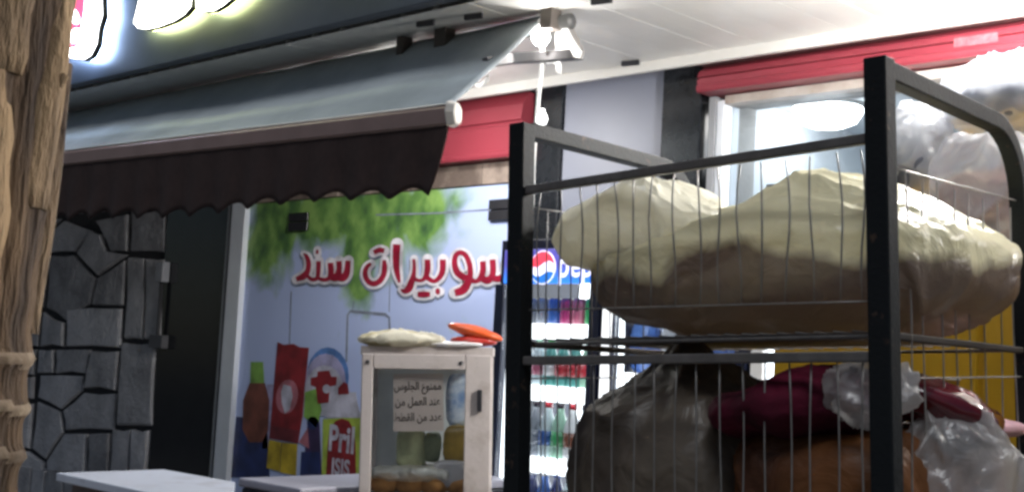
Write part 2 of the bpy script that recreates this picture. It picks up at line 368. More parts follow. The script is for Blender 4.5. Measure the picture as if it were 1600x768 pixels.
# ------------------------------------------------------------------ printed shop window
VX0, VX1, VZ1 = -7.07, -4.43, 2.295
vw = thing('shop_window', 'shop window covered in pale printed vinyl with red Arabic lettering', 'window', (-5.7, 0, 0))
def vinyl_mat():
    M = bpy.data.materials.new('vinyl_print'); M.use_nodes = True; n = M.node_tree; L = n.links.new; p = n.nodes['Principled BSDF']
    p.inputs['Roughness'].default_value = .32
    tc = n.nodes.new('ShaderNodeTexCoord')
    def blob(c, sx, sz):
        mp = n.nodes.new('ShaderNodeMapping'); mp.vector_type = 'TEXTURE'; mp.inputs['Location'].default_value = c; mp.inputs['Scale'].default_value = (sx, 5, sz)
        L(tc.outputs['Object'], mp.inputs[0]); g = n.nodes.new('ShaderNodeTexGradient'); g.gradient_type = 'SPHERICAL'; L(mp.outputs[0], g.inputs[0]); return g.outputs['Fac']
    def math_(op, a, b):
        k = n.nodes.new('ShaderNodeMath'); k.operation = op; k.use_clamp = False
        for i, v in enumerate((a, b)):
            if isinstance(v, (int, float)): k.inputs[i].default_value = v
            else: L(v, k.inputs[i])
        return k.outputs[0]
    nz = n.nodes.new('ShaderNodeTexNoise'); nz.inputs['Scale'].default_value = 5; nz.inputs['Detail'].default_value = 7; nz.inputs['Distortion'].default_value = .6
    mp = n.nodes.new('ShaderNodeMapping'); mp.inputs['Scale'].default_value = (1.0, 1, .75); mp.inputs['Rotation'].default_value = (0, R(25), 0); L(tc.outputs['Object'], mp.inputs[0]); L(mp.outputs[0], nz.inputs['Vector'])
    loc = lambda px, py: tuple(onY(px, py, 0)-Vector((-5.7, 0, 0)))
    b = None
    for px, py, sx, sz in ((425, 370, .42, .42), (520, 330, .62, .36), (590, 350, .55, .42), (655, 330, .5, .30), (565, 420, .25, .34), (435, 320, .5, .4)):
        v = blob(loc(px, py), sx, sz); b = v if b is None else math_('MAXIMUM', b, v)
    leafm = math_('ADD', math_('MULTIPLY', b, 1.7), math_('MULTIPLY', math_('SUBTRACT', nz.outputs['Fac'], .5), 1.7))
    rm = n.nodes.new('ShaderNodeMapRange'); rm.inputs[1].default_value = .25; rm.inputs[2].default_value = .85; L(leafm, rm.inputs[0])
    n2 = n.nodes.new('ShaderNodeTexNoise'); n2.inputs['Scale'].default_value = 7; n2.inputs['Detail'].default_value = 6; L(mp.outputs[0], n2.inputs['Vector'])
    lr = n.nodes.new('ShaderNodeValToRGB'); e = lr.color_ramp.elements; e[0].position = .32; e[0].color = (.05, .12, .05, 1); e[1].position = .62; e[1].color = (.26, .44, .12, 1)
    k = e.new(.47); k.color = (.13, .27, .07, 1); L(n2.outputs['Fac'], lr.inputs[0])
    mx = n.nodes.new('ShaderNodeMixRGB'); mx.inputs[1].default_value = (.46, .55, .84, 1); L(rm.outputs[0], mx.inputs[0]); L(lr.outputs[0], mx.inputs[2])
    L(mx.outputs[0], p.inputs['Base Color']); return M
VIN = vinyl_mat()
part(MB().box((VX0+.17, -.012, 0.1), (VX1, .06, VZ1)), 'glazing_panel', VIN, vw)
# white aluminium frame at the jamb
part(MB().box((VX0+.03, -.05, 0), (VX0+.18, .07, VZ1+.01)), 'frame', ALU_W, vw, .004)
part(MB().box((VX0-.038, -.035, 0), (VX0-.018, .07, VZ1+.01)), 'frame', mat('grey_aluminium', (.30, .31, .33), .4, .3, .1, 8), vw, .003)
def prt(pts, colour, layer, name='printed_shape', smooth=0):
    q = [onY(x, y, 0) for x, y in pts]; y = -.0125-.0012*layer
    q = [Vector((p.x, y, p.z)) for p in q]
    return part(MB().poly(q, .001), name, colour, vw)
def pm(name, c): return mat('print_'+name, c, .35, 0, .45, 7)
def ell(cx_, cy_, rx, ry, n=20, rot=0): return [(cx_+rx*math.cos(2*math.pi*i/n)*math.cos(rot)-ry*math.sin(2*math.pi*i/n)*math.sin(rot), cy_+rx*math.cos(2*math.pi*i/n)*math.sin(rot)+ry*math.sin(2*math.pi*i/n)*math.cos(rot)) for i in range(n)]
GL = pm('grey_line', (.25, .28, .36))
def line(pts, wd, colour, layer, name='printed_line'):
    m_ = MB(); y = -.0125-.0012*layer
    q = [onY(x, yy, 0) for x, yy in pts]; q = [Vector((p.x, y, p.z)) for p in q]
    L_, R_ = [], []
    for i in range(len(q)):
        t = (q[min(i+1, len(q)-1)]-q[max(i-1, 0)]).normalized(); nn = Vector((-t.z, 0, t.x)); ww = wd[i] if isinstance(wd, (list, tuple)) else wd
        L_.append(q[i]+nn*ww/2); R_.append(q[i]-nn*ww/2)
    n = len(q); m_.add(L_+R_, [(i, i+1, n+i+1, n+i) for i in range(n-1)]); return m_, name, colour
def line_part(*a):
    m_, nm, c = line(*a); return part(m_, nm, c, vw)
for pts, wd in (([(458, 455), (455, 540), (452, 600)], .010), ([(612, 440), (611, 487)], .008), ([(556, 470), (553, 488)], .008), ([(590, 336), (690, 333), (797, 326)], .009),
                ([(544, 565), (546, 492), (550, 486), (605, 491), (611, 496), (612, 520)], .016)):
    line_part(pts, wd, GL, 1)
# lettering: (stroke points with half widths, photograph pixels)
Z1 = lambda x, y: (450+x/5.906, 360+y/5.906)
Z2 = lambda x, y: (560+x/5.906, 360+y/5.906)
Z3 = lambda x, y: (640+x/5.906, 360+y/5.906)
STROKES = [
 (Z1, [(165, 215, 10), (195, 240, 34), (213, 300, 44), (205, 370, 46), (170, 420, 60), (100, 450, 40)]),
 (Z1, [(200, 420, 30), (245, 452, 34), (290, 440, 34), (303, 380, 40), (305, 285, 42)]),
 (Z1, [(295, 435, 30), (345, 455, 34), (395, 445, 38), (420, 390, 52), (415, 300, 52)]),
 (Z1, [(420, 430, 60), (470, 430, 70), (495, 360, 50), (493, 285, 50)]),
 (Z1, [(480, 430, 60), (530, 435, 70), (565, 390, 60), (578, 280, 46)]),
 (Z1, [(293, 180, 20), (293, 215, 24)]),
 (Z2, [(140, 305, 26), (100, 340, 40), (85, 400, 46), (110, 465, 44), (160, 492, 48), (215, 470, 48), (255, 410, 48), (265, 340, 50), (262, 275, 30)]),
 (Z2, [(165, 205, 40), (215, 182, 46), (262, 190, 40)]),
 (Z2, [(378, 130, 68), (372, 240, 66), (375, 350, 56), (390, 430, 40), (402, 480, 18)]),
 (Z2, [(535, 265, 26), (538, 360, 34), (525, 440, 50), (490, 530, 66), (450, 560, 44), (415, 545, 14)]),
 (Z2, [(530, 440, 40), (580, 462, 30), (630, 445, 36), (660, 370, 54), (660, 270, 52)]),
 (Z2, [(650, 430, 46), (715, 468, 36), (765, 440, 44), (800, 370, 54), (803, 270, 54)]),
 (Z2, [(570, 590, 44), (625, 590, 56), (685, 588, 40)]),
 (Z2, [(735, 562, 30), (755, 562, 60), (776, 562, 30)]),
 (Z3, [(545, 440, 60), (470, 395, 60), (440, 320, 52), (445, 240, 46), (485, 205, 42), (535, 225, 44), (570, 290, 48), (583, 370, 50), (570, 460, 62), (520, 545, 76), (440, 575, 60)]),
 (Z3, [(570, 445, 60), (630, 470, 36), (675, 440, 50), (700, 370, 54), (698, 285, 54)]),
 (Z3, [(690, 440, 60), (745, 460, 66), (790, 400, 56), (790, 270, 54)]),
 (Z3, [(780, 440, 50), (850, 445, 60), (900, 400, 56), (915, 290, 50)]),
]
def smooth_pts(p, k=5):
    out = []
    for i in range(len(p)-1):
        p0, p1, p2, p3 = p[max(i-1, 0)], p[i], p[i+1], p[min(i+2, len(p)-1)]
        for j in range(k):
            t = j/k
            out.append(tuple(.5*(2*b+(c-a)*t+(2*a-5*b+4*c-d)*t*t+(-a+3*b-3*c+d)*t**3) for a, b, c, d in zip(p0, p1, p2, p3)))
    out.append(p[-1]); return out
LRED = pm('letter_red', (.36, .014, .045)); LWHITE = pm('letter_white', (.78, .76, .84)); LSH = pm('letter_shadow', (.22, .26, .36))
def px_m(px, py): return (onY(px+1, py)-onY(px, py)).length
letter_layers = [(LSH, 2, 15.5, (-1.0, 3.5)), (LWHITE, 3, 14.0, (0, 0)), (LRED, 5, 0, (0, 0))]
GRP = [(0, 6), (6, 8), (8, 9), (9, 14), (14, 18)]
for (colr, layer, grow, dxy) in letter_layers:
    for gi, (g0, g1) in enumerate(GRP):
        m_ = MB()
        for si, (Zf, pts) in enumerate(STROKES[g0:g1]):
            sp = smooth_pts(pts); y = -.0125-.0012*layer-.00005*si
            q = [Vector((*Zf(X, Y), 0)) for X, Y, _ in sp]; hw = [(w_*.5+grow*1.9)/5.906 for _, _, w_ in sp]
            n = len(q); vs = []; fs = []
            for i in range(n):
                t = (q[min(i+1, n-1)]-q[max(i-1, 0)]).normalized(); nn = Vector((-t.y, t.x, 0))
                vs += [q[i]+nn*hw[i], q[i]-nn*hw[i]]
            fs += [(2*i, 2*i+1, 2*i+3, 2*i+2) for i in range(n-1)]
            if grow:                                   # round caps
                for e_, sgn in ((0, -1), (n-1, 1)):
                    t = (q[min(e_+1, n-1)]-q[max(e_-1, 0)]).normalized()*sgn; nn = Vector((-t.y, t.x, 0)); o_ = len(vs)
                    vs += [q[e_]+nn*hw[e_]*math.cos(a_)+t*hw[e_]*math.sin(a_) for a_ in [math.pi*k_/10 for k_ in range(11)]]
                    fs.append(tuple(range(o_, o_+11)))
            w3 = []
            for v in vs:
                p = onY(v.x+dxy[0], v.y+dxy[1], 0); w3.append((p.x, y, p.z))
            m_.add(w3, fs)
        part(m_, 'lettering' if layer == 5 else 'letter_outline' if layer == 3 else 'letter_shadow', colr, vw)
# printed products
P = dict(red=pm('red', (.26, .018, .025)), dred=pm('dark_red', (.16, .02, .03)), yel=pm('yellow', (.55, .40, .03)), dblue=pm('navy', (.02, .035, .14)), blue=pm('blue', (.10, .22, .52)),
         wht=pm('white', (.52, .52, .62)), pink=pm('pink', (.45, .16, .20)), grn=pm('green', (.22, .42, .08)), lime=pm('lime', (.42, .55, .08)), pur=pm('purple', (.05, .03, .10)), lil=pm('lilac', (.42, .40, .62)), brn=pm('brown', (.20, .06, .04)))
prt([(368, 690), (372, 650), (420, 655), (424, 745), (362, 745)], P['dblue'], 1)
prt([(395, 565), (414, 565), (416, 598), (394, 598)], P['grn'], 2)
prt([(393, 598), (417, 598), (424, 625), (422, 672), (412, 690), (392, 690), (382, 670), (383, 625)], P['brn'], 2)
prt([(420, 600), (432, 600), (424, 700), (412, 700)], P['lil'], 1)
prt([(437, 534), (446, 538), (462, 537), (472, 542), (486, 543), (480, 600), (476, 650), (469, 692), (424, 684), (428, 640), (432, 590)], P['red'], 3)
prt(ell(452, 619, 17, 27, 20, .15), P['pink'], 4)
prt([(447, 600), (458, 603), (461, 618), (456, 640), (449, 645), (444, 628), (443, 612)], P['wht'], 5)
prt([(426, 664), (471, 672), (468, 692), (424, 684)], P['dred'], 4)
prt([(424, 686), (443, 690), (440, 736), (420, 730)], P['yel'], 4); prt([(443.8, 690), (468, 693), (466, 742), (440.8, 737)], P['yel'], 4)
prt(ell(515, 588, 33, 46), P['blue'], 1); prt(ell(512, 594, 31, 42), P['lil'], 2); prt(ell(510, 610, 30, 40), P['wht'], 2.5)
prt([(480, 612), (500, 606), (506, 640), (498, 668), (478, 650)], P['grn'], 3)
prt([(500, 580), (518, 578), (521, 588), (530, 588), (529, 601), (519, 603), (517, 628), (500, 630), (497, 604), (489, 601), (489, 590), (499, 588)], P['red'], 4)
prt(ell(514, 607, 6, 7, 12), P['wht'], 5); prt([(532, 605), (541, 596), (547, 600), (549, 615), (532, 616)], P['red'], 4)
prt([(540, 612), (560, 612), (562, 628), (568, 652), (512, 652), (520, 628)], P['wht'], 3.5)
prt([(508, 654), (572, 650), (574, 745), (506, 745)], P['lime'], 3.2)
prt([(516, 690), (519, 670), (528, 657), (538, 653), (549, 657), (556, 670), (559, 690), (560, 745), (513, 745)], P['red'], 4.5)
prt([(484, 655), (502, 650), (506, 745), (476, 745)], P['pur'], 2); prt([(470, 690), (484, 668), (486, 700)], P['pink'], 3)
prt(ell(492, 660, 9, 10), P['dblue'], 3); prt([(474, 705), (503, 705), (504, 745), (472, 745)], P['dblue'], 2.6)
c = onY(537, 700, 0)-Vector((-5.7, 0, 0)); text('lettering', 'Pril', .205, P['wht'], vw, (c.x, -.0205, c.z-.015), sx=.88, weight=.006)
c = onY(536, 735, 0)-Vector((-5.7, 0, 0)); text('lettering', 'ISIS', .125, P['wht'], vw, (c.x, -.0205, c.z-.02), sx=.95, weight=.004)
# dark patch fittings of the glass door
for px, py, wd in ((472, 347, .19), (796, 328, .24)):
    c = onY(px, py, 0); part(MB().box((c.x-wd/2, -.035, c.z-.055), (c.x+wd/2, -.0195, c.z-.003)), 'patch_fitting', DARKPL, vw, .004); part(MB().box((c.x-wd/2, -.035, c.z+.003), (c.x+wd/2, -.0195, c.z+.055)), 'patch_fitting', DARKPL, vw, .004)

# ------------------------------------------------------------------ stone lintel and shutter boxes
lt = thing('stone_lintel', 'narrow strip of brown stone between red shutter box and printed window', 'lintel', (-5.7, 0, VZ1))
x = VX0
LST = mat('brown_stone', (.30, .24, .20), .6, 0, .4, 9, .3, 30, col2=(.12, .09, .075), orand=.3)
while x < VX1-.02:
    wd = min(rnd.uniform(.22, .36), VX1-x); o = part(MB().box((x+.002, -.022-rnd.uniform(0, .004), VZ1+.004), (x+wd-.002, .09, 2.412)), 'stone', LST, lt, .004); x += wd
REDM = mat('red_powder_coat', (.25, .036, .052), .33, 0, .08, 3, .02, 30)
def shutter_box(x0, x1, label, z0=2.418, z1=2.752, proud=.10):
    t = thing('shutter_box', label, 'shutter box', ((x0+x1)/2, 0, z0))
    h = z1-z0; n = Vector(t.location)
    # pressed profile in y/z, swept along x
    pr = [(0.09, 0), (-proud, 0), (-proud-.006, .012), (-proud-.006, .028), (-proud+.002, .034), (-proud-.002, h*.48), (-proud+.012, h*.50), (-proud+.012, h*.54), (-proud-.004, h*.56), (-proud+.01, h*.80), (-proud+.05, h), (.09, h)]
    m_ = MB(); k = len(pr)
    m_.add([(x0, y, z0+z) for y, z in pr]+[(x1, y, z0+z) for y, z in pr], [(i, (i+1) % k, k+(i+1) % k, k+i) for i in range(k)]+[tuple(range(k)), tuple(range(k, 2*k))[::-1]])
    part(m_, 'casing', REDM, t)
    part(MB().box((x0, -proud+.03, z1+.002), (x1, .088, CZ-.03)), 'shade_strip', mat('shaded_red', (.06, .02, .02), .5), t)  # dark strip paints the shade on the red above the casing
    return t
shutter_box(-7.06, -4.432, 'red roller shutter box above the stone strip, under the awning', 2.418, 2.752)
rb = shutter_box(-3.34, 4.0, 'glossy red roller shutter box above the bright right window', 2.615, 2.735, .12)
# faded pale scrawl on the red casing
sp_ = onY(1522, 84, -.135)
MB().box((-.085, -.001, -.018), (.085, .001, .018)).build('faded_sticker', mat('faded_print', (.46, .13, .15), .5, 0, .3, 45, col2=(.35, .05, .07)), rb, loc=Vector((sp_.x, -.1235, 2.675))-Vector(rb.location))

# ------------------------------------------------------------------ bright window and the room behind it
rw = thing('display_window', 'bright glass window under the red box with lamp shining inside', 'window', (-1.5, 0, .45))
WX0 = -3.33
part(MB().box((WX0, -.04, .45), (WX0+.035, .095, 2.61)), 'frame', mat('grey_aluminium', (.3, .3, .3)), rw, .003)
part(MB().box((WX0+.037, -.03, .45), (WX0+.075, .09, 2.59)), 'frame', ALU_W, rw, .003)
part(MB().box((WX0+.077, -.03, 2.57), (4.0, .09, 2.609)), 'frame', mat('pale_header', (.5, .47, .44), .5, 0, .3, 5, col2=(.3, .24, .2)), rw, .003)
part(MB().box((WX0+.077, -.028, .45), (4.0, .09, .49)), 'frame', ALU_W, rw, .003)
part(MB().box((WX0+.077, .03, .49), (4.0, .036, 2.57)), 'pane', glass('window_glass', (.93, .97, 1.0)), rw)
ROOMW = mat('room_white', (.52, .55, .58), .6, 0, .04, 2)
tag(MB().box((-3.345, .36, 0), (5, 3.6, .01)).build('shop_floor', mat('shop_floor_tile', (.5, .5, .5), .3, 0, .1, 3)), kind='structure')
sr = thing('shop_interior', 'white walls and ceiling of the shop room behind the glass', 'room', (0, 2, 0))
part(MB().box((-3.345, .352, 2.66), (5, 3.6, 2.70)), 'ceiling', ROOMW, sr)
part(MB().box((-3.40, .352, .011), (-3.346, 3.6, 2.70)), 'wall', ROOMW, sr)
part(MB().box((-3.345, 3.61, 0), (5, 3.66, 2.70)), 'wall', ROOMW, sr)
part(MB().box((5.001, .352, 0), (5.05, 3.6, 2.70)), 'wall', ROOMW, sr)
part(MB().box((-3.344, 1.9, 2.44), (4.9, 1.98, 2.48)), 'wall_rail', mat('rail_grey', (.36, .38, .42), .4), sr, .005)
dl = onZ(1293, 184, 2.60)
il = thing('ceiling_lamp', 'round white dome lamp glowing on the shop ceiling behind the glass', 'lamp', (dl.x, dl.y, 2.655))
MB().lathe([(.0, -.10), (.08, -.098), (.135, -.075), (.16, -.035), (.16, -.012)], n=24).build('shade', emit('lamp_white', (1, .98, .95), 9), il)
MB().lathe([(.168, -.012), (.168, .004), (.0, .004)], n=24).build('base', WHITEPL, il)
lamp('shop_room_light', (dl.x, dl.y+.0, 2.48), 3, .12, (.93, .97, 1))
lamp('shop_room_light', (.2, 1.9, 2.40), 5, .12, (.93, .97, 1))
cb = onY(1226, 296, .5)
sh = thing('wall_cabinet', 'dark edged cabinet top seen through the bright window', 'cabinet', (cb.x, .62, 0))
MB().box((-.12, -.15, .02), (.02, .15, cb.z)).build('body', ROOMW, sh, .004); MB().box((-.125, -.155, cb.z), (.025, .155, cb.z+.025)).build('top', DARKPL, sh, .004)

# ------------------------------------------------------------------ sign over the canopy edge
sg = thing('fascia_sign', 'dark shop sign box with glowing white letters above the awning', 'sign', (-6.0, -1.30, CZ+.01))
SGM = mat('dark_composite', (.13, .145, .175), .38, .25, .12, 2.5, .02, 20)
part(MB().box((-12, -1.36, CZ+.012), (4.5, -1.30, 4.1)), 'panel', SGM, sg, .004)
part(MB().box((-12, -1.298, CZ+.052), (4.5, 0.09, CZ+.09)), 'roof_deck', SGM, sg)
def channel(pts_px, face, back, y=-1.44, th=.032, name='letter'):
    q = [onY(a, b, y) for a, b in pts_px]; q = [Vector((p.x, y, p.z)) for p in q]; n = len(q)
    o = part(MB().poly(q, th), name, mat('channel_side', (.02, .02, .02), .5), sg)
    c = sum(q, Vector())/n
    fq = [c+(p-c)*.975 for p in q]
    bq = [c+(p-c)*.99 for p in q]
    f_ = MB(); f_.poly([p+Vector((0, -.004, 0)) for p in fq], .003); f_.v = [v-Vector(sg.location) for v in f_.v]; f_.build('lit_face', face, o)
    b_ = MB(); b_.poly([p+Vector((0, th+.006, 0)) for p in bq], .003); b_.v = [v-Vector(sg.location) for v in b_.v]; b_.build('back_light', back, o)
    return o
FW = emit('sign_white', (.93, .96, 1), 9.0); FYw = emit('sign_cream', (1, .99, .90), 9.0); FR = emit('sign_red', (.80, .09, .20), 1.3)
BW = emit('halo_white', (.50, .68, 1), 14); BY = emit('halo_yellow', (.85, .9, .42), 9)
lo_ = channel([(30, -160), (150, -160), (166, -60), (160, -10), (161, 25), (155, 45), (152, 70), (143, 88), (132, 95), (115, 93), (95, 88), (60, 60), (30, 0)], FW, BW)
def red_on(pts, face, dy):
    q = [onY(a, b, -1.446-dy) for a, b in pts]; m_ = MB(); m_.poly([Vector((p.x, -1.446-dy, p.z)) for p in q], .002)
    m_.v = [v-Vector(sg.location) for v in m_.v]; return m_.build('emblem', face, lo_)
red_on([(60, -80), (125, -90), (134, -20), (131, 18), (127, 40), (123, 55), (120, 72), (112, 76), (85, 60), (60, 10)], FR, .002)
red_on(ell(114, 24, 7, 15, 16, -.45), FW, .005); red_on(ell(117, 56, 7, 12, 16, .3), FW, .005); red_on(ell(92, 70, 18, 14, 14), FW, .005)
channel([(236, -140), (226, -60), (217, 5), (209, 37), (216, 45), (228, 47), (248, 43), (272, 34), (288, 24), (299, 11), (303, -20), (320, -140)], FYw, BY)
channel([(330, -140), (306, -10), (307, 13), (318, 19), (334, 18), (348, 10), (366, -5), (400, -40), (420, -140)], FYw, BY)
channel([(520, -150), (508, -70), (520, -58), (560, -66), (620, -95), (640, -160)], FYw, BY)
channel([(690, -170), (682, -120), (700, -104), (760, -118), (790, -180)], FYw, BW)

# ------------------------------------------------------------------ awning
aw = thing('awning', 'grey fabric awning with dark brown scalloped valance under the sign', 'awning', (-5.5, -1.0, 2.3))
AX0, AX1 = -9.0, -3.435
def barz(x): return 2.318 + (-3.435-x)*.018
FAB = mat('grey_awning_cloth', (.42, .465, .485), .85, 0, .14, 2.2, .14, 160, col2=(.30, .335, .35), ramp=(.30, .60))
m_ = MB(); NX, NY = 110, 18; vs = []
for i in range(NX+1):
    x = AX0+(AX1-AX0)*i/NX
    for j in range(NY+1):
        t = j/NY; y = -1.015-.487*t; z = (2.768)*(1-t)+barz(x)*t
        z -= .028*math.sin(math.pi*t)*(.6+.4*math.sin(x*2.1)) + .007*math.sin(x*7+t*3)*t*(1-t)*2 + .005*noise.noise(Vector((x*3, t*4, 0)))
        vs.append((x, y, z))
fs = [(i*(NY+1)+j, (i+1)*(NY+1)+j, (i+1)*(NY+1)+j+1, i*(NY+1)+j+1) for i in range(NX) for j in range(NY)]
m_.add(vs, fs, True); o = part(m_, 'fabric', FAB, aw); s_ = o.modifiers.new('thick', 'SOLIDIFY'); s_.thickness = .003
BRN = mat('brown_aluminium', (.27, .185, .165), .45, .1, .15, 4)
m_ = MB(); pr = [(-1.478, .0), (-1.50, .004), (-1.515, -.012), (-1.517, -.068), (-1.505, -.078), (-1.478, -.075)]
k = len(pr); m_.add([(AX0, y, barz(AX0)+z) for y, z in pr]+[(AX1, y, barz(AX1)+z) for y, z in pr], [(i, (i+1) % k, k+(i+1) % k, k+i) for i in range(k)]+[tuple(range(k)), tuple(range(k, 2*k))[::-1]])
part(m_, 'front_bar', BRN, aw)
# pale stitched hem of the cloth
part(MB().tube([(AX0, -1.502, barz(AX0)+.006), (AX1, -1.502, barz(AX1)+.006)], .004, 6), 'hem', mat('pale_hem', (.5, .5, .48), .7), aw)
VAL = mat('dark_valance_cloth', (.036, .020, .018), .95, 0, .2, 30, .1, 200)
m_ = MB(); NX, NZ = 260, 10; vs = []
for i in range(NX+1):
    s_ = i/NX
    for j in range(NZ+1):
        t = j/NZ
        x = AX0+(AX1-AX0)*s_ - .085*t**2*(s_**8)
        bot = .245 + .017*(AX1-x) + .02*math.cos((x+3.5)*2*math.pi/.235) + .012*math.sin(x*3.3) - .012*(s_**30)
        z = barz(x)-.072 - bot*t
        y = -1.506 - .014*math.sin((x)*2*math.pi/.235)*t - .012*noise.noise(Vector((x*4, t*2, 1)))*t
        vs.append((x, y, z))
fs = [(i*(NZ+1)+j, (i+1)*(NZ+1)+j, (i+1)*(NZ+1)+j+1, i*(NZ+1)+j+1) for i in range(NX) for j in range(NZ)]
m_.add(vs, fs, True); o = part(m_, 'valance', VAL, aw); s2 = o.modifiers.new('thick', 'SOLIDIFY'); s2.thickness = .003
# white end cap of the bar
m_ = MB(); z0 = barz(AX1)
pr = [(-1.53, .012), (-1.50, .02), (-1.47, -.01), (-1.465, -.06), (-1.48, -.085), (-1.52, -.082), (-1.535, -.03)]
k = len(pr); m_.add([(AX1+.002, y, z0+z) for y, z in pr]+[(AX1+.045, y*.6+(-1.5)*.4, z0+z*.75-.01) for y, z in pr], [(i, (i+1) % k, k+(i+1) % k, k+i) for i in range(k)]+[tuple(range(k)), tuple(range(k, 2*k))[::-1]])
part(m_, 'end_cap', mat('cap_white', (.72, .68, .62), .5), aw, .006)
part(MB().tube([(AX0, -.99, 2.735), (-3.32, -.99, 2.735)], .032, 12), 'roller_tube', mat('roller_grey', (.10, .10, .10), .5, .3), aw)
POSTM = mat('hanger_brown', (.10, .085, .075), .5, .3, .15, 8)
for px, wd, y in ((635, .042, -1.06), (697, .07, -1.06), (861, .062, -1.03)):
    c = onY(px, 20, y); part(MB().box((c.x-wd/2, y-.03, 2.70), (c.x+wd/2, y+.03, CZ+.045)), 'hanger_post', POSTM, aw, .003)
a, b, c = onY(898, 86, -.97), onY(800, 92, -1.12), onY(758, 98, -1.24)
part(MB().tube([a, b, c], .020, 4, True), 'folding_arm', mat('arm_grey', (.16, .155, .16), .45, .4), aw, .004)
bx = onY(880, 60, -.98)
m_ = MB(); q = [onY(a_, b_, -.985) for a_, b_ in ((866, 28), (878, 26), (902, 78), (899, 90), (888, 92), (868, 88))]
m_.poly([Vector((p.x, -.985, p.z)) for p in q], .05); part(m_, 'end_bracket', mat('bracket_grey', (.28, .27, .26), .45, .3), aw, .004)
m_ = MB(); q = [onY(a_, b_, -.99) for a_, b_ in ((868, 20), (878, 22), (893, 55), (909, 80), (906, 92), (898, 88), (884, 58))]
m_.poly([Vector((p.x, -1.0, p.z)) for p in q], .012); part(m_, 'end_plate', WHITEPL, aw, .003)

# ------------------------------------------------------------------ lamps, cable and camera under the canopy
bp = onY(845, 58, -1.04)
hl = thing('hanging_bulb', 'bright bare bulb glowing at the awning end under the canopy', 'lamp', bp)
MB().lathe([(.0, -.034), (.022, -.03), (.036, -.008), (.034, .012), (.02, .03), (.014, .036)], n=16).build('bulb', emit('bulb_white', (1, .98, .95), 25), hl)
MB().lathe([(.016, .034), (.018, .07), (.0, .072)], n=12).build('socket', WHITEPL, hl)
lamp('bulb_light', (bp.x+.045, bp.y+.0, bp.z-.075), 5, .03, (1, .97, .92))
q = [onY(847, 72, -1.02), onY(846, 110, -1.0), onY(842, 150, -1.0), onY(839, 185, -1.0), onY(834, 250, -1.0), onY(832, 310, -1.0), onY(830, 345, -1.0)]
cb_ = thing('power_cable', 'white power cable hanging from the bulb down behind the rack', 'cable', q[0])
part(MB().tube(smooth_pts([tuple(p) for p in q]), .0085, 8), 'cord', mat('cable_white', (.82, .82, .80), .4), cb_)
part(MB().tube([onY(850, 74, -1.0), onY(851, 100, -.99), onY(843, 140, -.985)], .005, 8), 'cord', mat('cable_grey', (.2, .2, .2), .4), cb_)
e_ = onY(847, 186, -1.0)
sb_ = thing('small_bulb', 'small round white bulb on the cable just above the rack corner', 'lamp', e_)
MB().lathe([(.0, -.024), (.016, -.02), (.023, 0), (.018, .016), (.01, .028), (.009, .04)], n=14).build('bulb', emit('bulb_soft', (1, 1, 1), 3), sb_)
# short white conduit elbow
el = thing('conduit_elbow', 'short white conduit elbow under the canopy next to the bulb cable', 'conduit', onY(870, 97, -.9))
part(MB().tube([onY(854, 98, -.9), onY(866, 96, -.9), onY(871, 98, -.9), onY(873, 104, -.9), onY(873, 116, -.9)], .012, 10), 'pipe', WHITEPL, el)
cc = onZ(756, 120, 2.68)
cv = thing('security_camera', 'white security camera on curled bracket under the canopy ceiling', 'camera', (cc.x, cc.y, CZ-.002))
MB().lathe([(.0, 0), (.05, 0), (.05, -.02), (.03, -.03), (.0, -.03)], n=16).build('base', WHITEPL, cv)
MB().tube([(.0+.05*math.cos(t)-.02, 0, -.085+.05*math.sin(t)) for t in [math.pi*.45+i*math.pi*1.5/14 for i in range(15)]], .012, 8).build('bracket', WHITEPL, cv)
MB().tube([(-.10, -.02, -.145), (-.03, -.01, -.085), (.06, 0, -.045)], .022, 10).build('body', WHITEPL, cv)
MB().lathe([(.0, -.012), (.018, -.01), (.022, .012)], n=12).build('lens', DARKPL, cv, loc=(-.105, -.02, -.15))

def ceiling_light_at(x, y, label, power, r=.12, down=False):
    t = thing('canopy_light', label, 'lamp', (x, y, CZ-.001))
    MB().lathe([(r+.02, 0), (r+.02, -.02), (r, -.03), (.0, -.03)], n=24).build('housing', WHITEPL, t)
    MB().lathe([(r*.97, -.031), (r*.95, -.036), (.0, -.037)] if down else [(r*.97, -.031), (r*.9, -.06), (r*.55, -.085), (.0, -.09)], n=24).build('diffuser', emit('canopy_lamp', (1, .98, .95), 12), t)
    if down:
        lamp('canopy_lamp_light', (x, y, CZ-.045), power, r, (1, .975, .94), 'AREA', r*1.8); lamp('canopy_lamp_light', (x, y, CZ-.30), power*.9, .05, (1, .975, .94))  # lights of the added unseen lamp; the lower one has no fixture
    else: lamp('canopy_lamp_light', (x, y, CZ-.20), power, r, (1, .975, .94))
    return t
ceiling_light_at(-1.50, -.92, 'round canopy lamp blazing above the bagged goods', 135)
ceiling_light_at(-.2, -.75, 'round canopy lamp over the pavement beyond the red box', 40)
ceiling_light_at(-4.55, -.80, 'added unseen lamp behind the awning lighting the printed window', 13, down=True)  # added out of sight to brighten the vinyl and the ceiling gap

